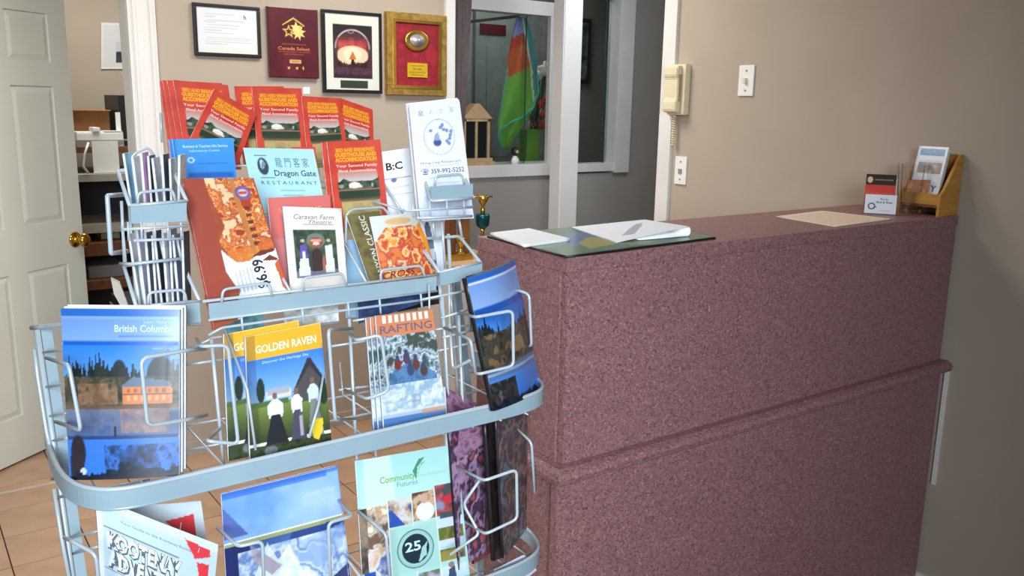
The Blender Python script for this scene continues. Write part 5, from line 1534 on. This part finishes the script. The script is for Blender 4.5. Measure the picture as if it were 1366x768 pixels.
# ---- lower tier
def glacier(c):
    c.grad(.70, 1, (120, 160, 226), (76, 124, 210)); c.tex(0, .7, 1, .98, [(110, 156, 226), (150, 186, 236), (190, 212, 242)], 4, 3, .7); c.rect(0, .96, .9, 1, (50, 100, 190), .7)
    c.rect(0, .665, 1, .69, (150, 158, 110)); c.grad(0, .665, (196, 214, 236), (60, 90, 150))
    c.poly([(0, .67), (.2, .67), (.22, .4), (.12, .2), (0, .0)], (28, 38, 90)); c.poly([(.55, .665), (.95, .67), (1, .62), (.7, .56), (.5, .58)], (46, 66, 130)); c.poly([(0, .92), (.2, .72), (0, .72)], (84, 104, 170))
    c.tex(.1, .0, 1, .62, [(236, 242, 250), (190, 210, 236), (96, 124, 176), (226, 236, 248), (150, 176, 214)], 8, 4, .85, 1.3)
    c.poly([(.2, .42), (.34, .64), (.42, .52), (.52, .6), (.6, .44), (.8, .2), (.5, .3), (.36, .14)], (232, 238, 248), .75); c.poly([(.05, .36), (.22, .16), (.36, .3), (.26, .1), (.1, .06)], (60, 76, 120), .7); c.poly([(.6, .6), (.78, .4), (.98, .5), (1, .64)], (150, 176, 220), .6); c.poly([(.2, .66), (.45, .48), (.36, .44), (.22, .55)], (150, 130, 140), .7); c.poly([(.82, .3), (1, .38), (1, .24), (.88, .26)], (56, 64, 110)); c.text('Columbia Valley', .81, .86, .035, (190, 200, 236), width=.3)


for k, (dx, dy, Yo, lb) in enumerate(((3, -2, .010, 'rear copy of the glacier brochure in the lower tier'), (0, 0, 0, 'front blue and white glacier brochure in the lower tier'))):
    S_ = quad((308+dx, 880+dy), (472+dx, 828+dy), (295+dx, 659+dy), 1.222+Yo, 1.268+Yo, tr=(449+dx*.2, 622+dy))
    cv = Cv(S_.w, S_.h, seed=11, step=.0016); glacier(cv); booklet('glacier_brochure', lb, 'brochure', S_, cv, t=.004, group='glacier brochures')


def community(c):
    c.C[:] = (172, 214, 208); c.grad(.70, 1, (186, 224, 214), (160, 208, 206)); c.ell(.2, .8, .14, .4, (226, 230, 206), .5)
    T_ = [[(90, 70, 60), (196, 170, 140), (50, 56, 70)], [(60, 84, 150), (180, 150, 120), (206, 206, 206)], [(150, 100, 60), (206, 180, 150), (90, 60, 50)], [(130, 140, 170), (180, 60, 66), (70, 76, 80)]]
    def ph(u0, v0, u1, v1, cols, sc=14): c.tex(u0, v0, u1, v1, cols, sc, 4, 1, 1.5)
    ph(.06, .44, .26, .70, [(232, 228, 214), (190, 150, 110), (214, 206, 190), (120, 90, 80)]); ph(.0, .30, .07, .70, [(70, 60, 56), (150, 130, 110)])
    ph(.27, .55, .49, .72, T_[1]); c.poly([(.28, .55), (.3, .66), (.42, .55)], (50, 80, 170)); ph(.50, .56, .72, .74, T_[2]); c.ell(.62, .61, .09, .06, (230, 230, 232)); c.ell(.62, .69, .035, .03, (206, 160, 140))
    ph(.73, .56, .98, .76, T_[3]); c.rect(.76, .54, .98, .58, (70, 80, 84)); c.ell(.86, .66, .05, .03, (196, 50, 66)); c.rect(.73, .48, .98, .54, (196, 212, 234)); ph(.73, .40, .98, .48, [(96, 110, 50), (140, 120, 70), (80, 90, 40)]); c.rect(.73, .36, .98, .40, (200, 214, 236))
    ph(.73, .26, .98, .34, [(60, 64, 84), (140, 120, 60), (150, 140, 70)]); ph(.06, .18, .26, .44, [(206, 170, 140), (226, 220, 214), (90, 110, 170)]); c.rect(.02, .14, .12, .3, (40, 84, 170))
    c.grad(.0, .22, (150, 190, 220), (206, 222, 240), .72, .98); c.poly([(.78, .02), (.80, .2), (.86, .22), (.88, .08), (.95, .06), (.95, .02)], (60, 74, 100)); c.ell(.83, .23, .03, .02, (150, 120, 110))
    ph(.5, .04, .71, .22, [(96, 120, 90), (190, 160, 200), (150, 180, 120)]); ph(.28, .04, .49, .20, [(206, 150, 40), (120, 130, 50), (226, 180, 60)]); c.rect(.28, .16, .49, .2, (196, 216, 226)); ph(.06, .0, .27, .14, [(110, 130, 130), (160, 170, 90), (140, 190, 210)])
    for u in (.265, .495, .725): c.rect(u-.004, 0, u+.006, .74, (220, 232, 230))
    c.rect(.27, .24, .72, .535, (166, 208, 200)); c.ell(.50, .385, .175, .125, (70, 100, 104), ring=.06, soft=.03); c.ell(.50, .385, .165, .118, (150, 196, 190), ring=.14, soft=.03)
    c.ell(.50, .385, .13, .095, (30, 48, 58), soft=.03); c.poly([(.55, .32), (.60, .40), (.60, .33)], (160, 200, 196)); c.poly([(.52, .30), (.55, .36), (.57, .35), (.54, .30)], (160, 200, 196))
    c.text('25', .475, .375, .06, (196, 222, 216), width=.15, bold=2); c.poly([(.54, .30), (.58, .33), (.62, .42), (.555, .38)], (160, 200, 196))
    c.text('Community', .38, .835, .042, (110, 170, 90), width=.34, bold=1); c.text('Futures', .47, .795, .032, (96, 150, 180), width=.2); c.text('Development', .72, .835, .024, (150, 190, 200), width=.28)
    c.poly([(.56, .82), (.53, .88), (.60, .95), (.66, .955), (.58, .90)], (70, 140, 110)); c.poly([(.565, .83), (.60, .90), (.67, .93), (.62, .92)], (110, 180, 90))


S_ = quad((487, 830), (629, 792), (474, 615), 1.232, 1.272, tr=(609, 592.5)); cv = Cv(S_.w, S_.h, seed=12, step=.0012); community(cv)
booklet('community_booklet', 'pale mint booklet with photo grid and a round 25 emblem', 'booklet', S_, cv, t=.004)


def news1(c):
    c.C[:] = (176, 196, 206); c.rect(0, .93, 1, 1, (196, 206, 212)); c.text('Your Guide to the Kootenay Rockies', .48, .86, .022, (90, 100, 110), width=.60)
    c.text('KOOTENAY', .38, .62, .13, (206, 216, 222), width=.62, bold=4); c.text('ADVENTURE', .40, .46, .13, (206, 216, 222), width=.66, bold=4)
    c.rect(.05, .77, .66, .785, (84, 92, 100)); c.rect(.0, .42, .8, .43, (110, 96, 100), .7); c.rect(0, 0, .04, 1, (206, 214, 220))
    c.poly([(.70, .95), (.93, .93), (.94, .88), (.80, .82)], (206, 40, 50)); c.poly([(.82, .80), (.93, .82), (.93, .68), (.88, .60)], (206, 40, 50)); c.text('/', .83, .88, .04, (236, 220, 220), bold=1)
    c.tex(.70, .3, 1, .64, [(150, 196, 220), (190, 214, 226), (60, 110, 150)], 14, 3, .6); c.tex(0, 0, 1, .26, [(160, 180, 196), (90, 100, 110), (200, 206, 206)], 18, 3)
    L_ = []
    for (t, u, v, h, cc_, al, wd, ro_, bo, it) in c.L:
        if h > .1: L_.append((t, u+.004, v-.006, h, (70, 78, 86), al, wd, ro_, bo+4, it))
    c.L = L_+c.L


def news2(c):
    c.C[:] = (190, 202, 212); c.poly([(.45, .86), (.86, .9), (.86, .7), (.72, .72)], (206, 50, 56)); c.text('/', .66, .78, .06, (236, 220, 220), bold=1); c.rect(.1, .5, .9, .52, (150, 160, 170))


# slumped newspapers: front sheet sags to the right
S_ = quad((134, 815), (268, 892), (127, 662), 1.225, 1.262, tr=(291, 726), bendv=.008, bend=.012, Ybr=1.20, Ytr=1.21)
cv = Cv(S_.w, S_.h, seed=13, step=.0016); news1(cv)
booklet('newspaper', 'slumped grey-blue newspaper lettered KOOTENAY ADVENTURE in the lower tier', 'newspaper', S_, cv, t=.006, m=MATTE)
S_ = quad((180, 840), (290, 825), (172, 675), 1.275, 1.31, tr=(268, 668), bend=.004); cv = Cv(S_.w, S_.h, seed=14); news2(cv)
booklet('newspaper', 'newspaper with red corner triangle standing behind the slumped one', 'newspaper', S_, cv, t=.005, m=MATTE)

# right corner of the lower tier
def dark_cv(cols, sc=9):
    def f_(c): c.tex(0, 0, 1, 1, cols, sc, 4, 1, 1.5); c.rect(0, .95, 1, 1, (70, 60, 70), .4)
    return f_


for lb, q_, Ya, Yb_, Yr, cols, t_ in (
    ('purple and pink booklet at the right end of the lower tier', ((612, 760), (648, 735), (598, 566), (644, 548)), 1.238, 1.262, .04, [(80, 56, 76), (150, 120, 170), (196, 150, 170), (104, 84, 120), (56, 44, 60), (180, 90, 100)], .004),
    ('reddish booklet half hidden behind the retainer in the lower tier', ((632, 752), (655, 738), (620, 560), (652, 546)), 1.262, 1.285, .04, [(120, 60, 60), (176, 100, 110), (70, 40, 50)], .004),
    ('black-spined booklet beside the brown one in the lower tier', ((660, 748), (672, 742), (648, 558), (662, 552)), 1.215, 1.238, .03, [(24, 22, 26), (50, 40, 36), (20, 18, 20)], .008),
    ('brown patterned booklet at the right corner of the lower tier', ((672, 744), (702, 706), (662, 550), (704, 526)), 1.205, 1.235, .09, [(70, 60, 66), (130, 110, 100), (50, 44, 50), (96, 110, 130)], .006),
):
    S_ = quad(q_[0], q_[1], q_[2], Ya, Yb_, tr=q_[3], Ybr=Ya+Yr, Ytr=Yb_+Yr); cv = Cv(S_.w, S_.h, seed=hash(lb) % 97 if False else len(lb)); dark_cv(cols)(cv)
    booklet('booklet', lb, 'booklet', S_, cv, t=t_, edge=mat('black_spine', (28, 26, 28)))
# white page block between the upright wires at the right
S_ = quad((668, 800), (716, 760), (660, 760), 1.22, 1.22, tr=(700, 740)); cv = Cv(S_.w, S_.h); cv.C[:] = (190, 196, 220)
booklet('booklet', 'pale lilac booklet lying below the curved bottom bar', 'booklet', S_, cv, t=.004)
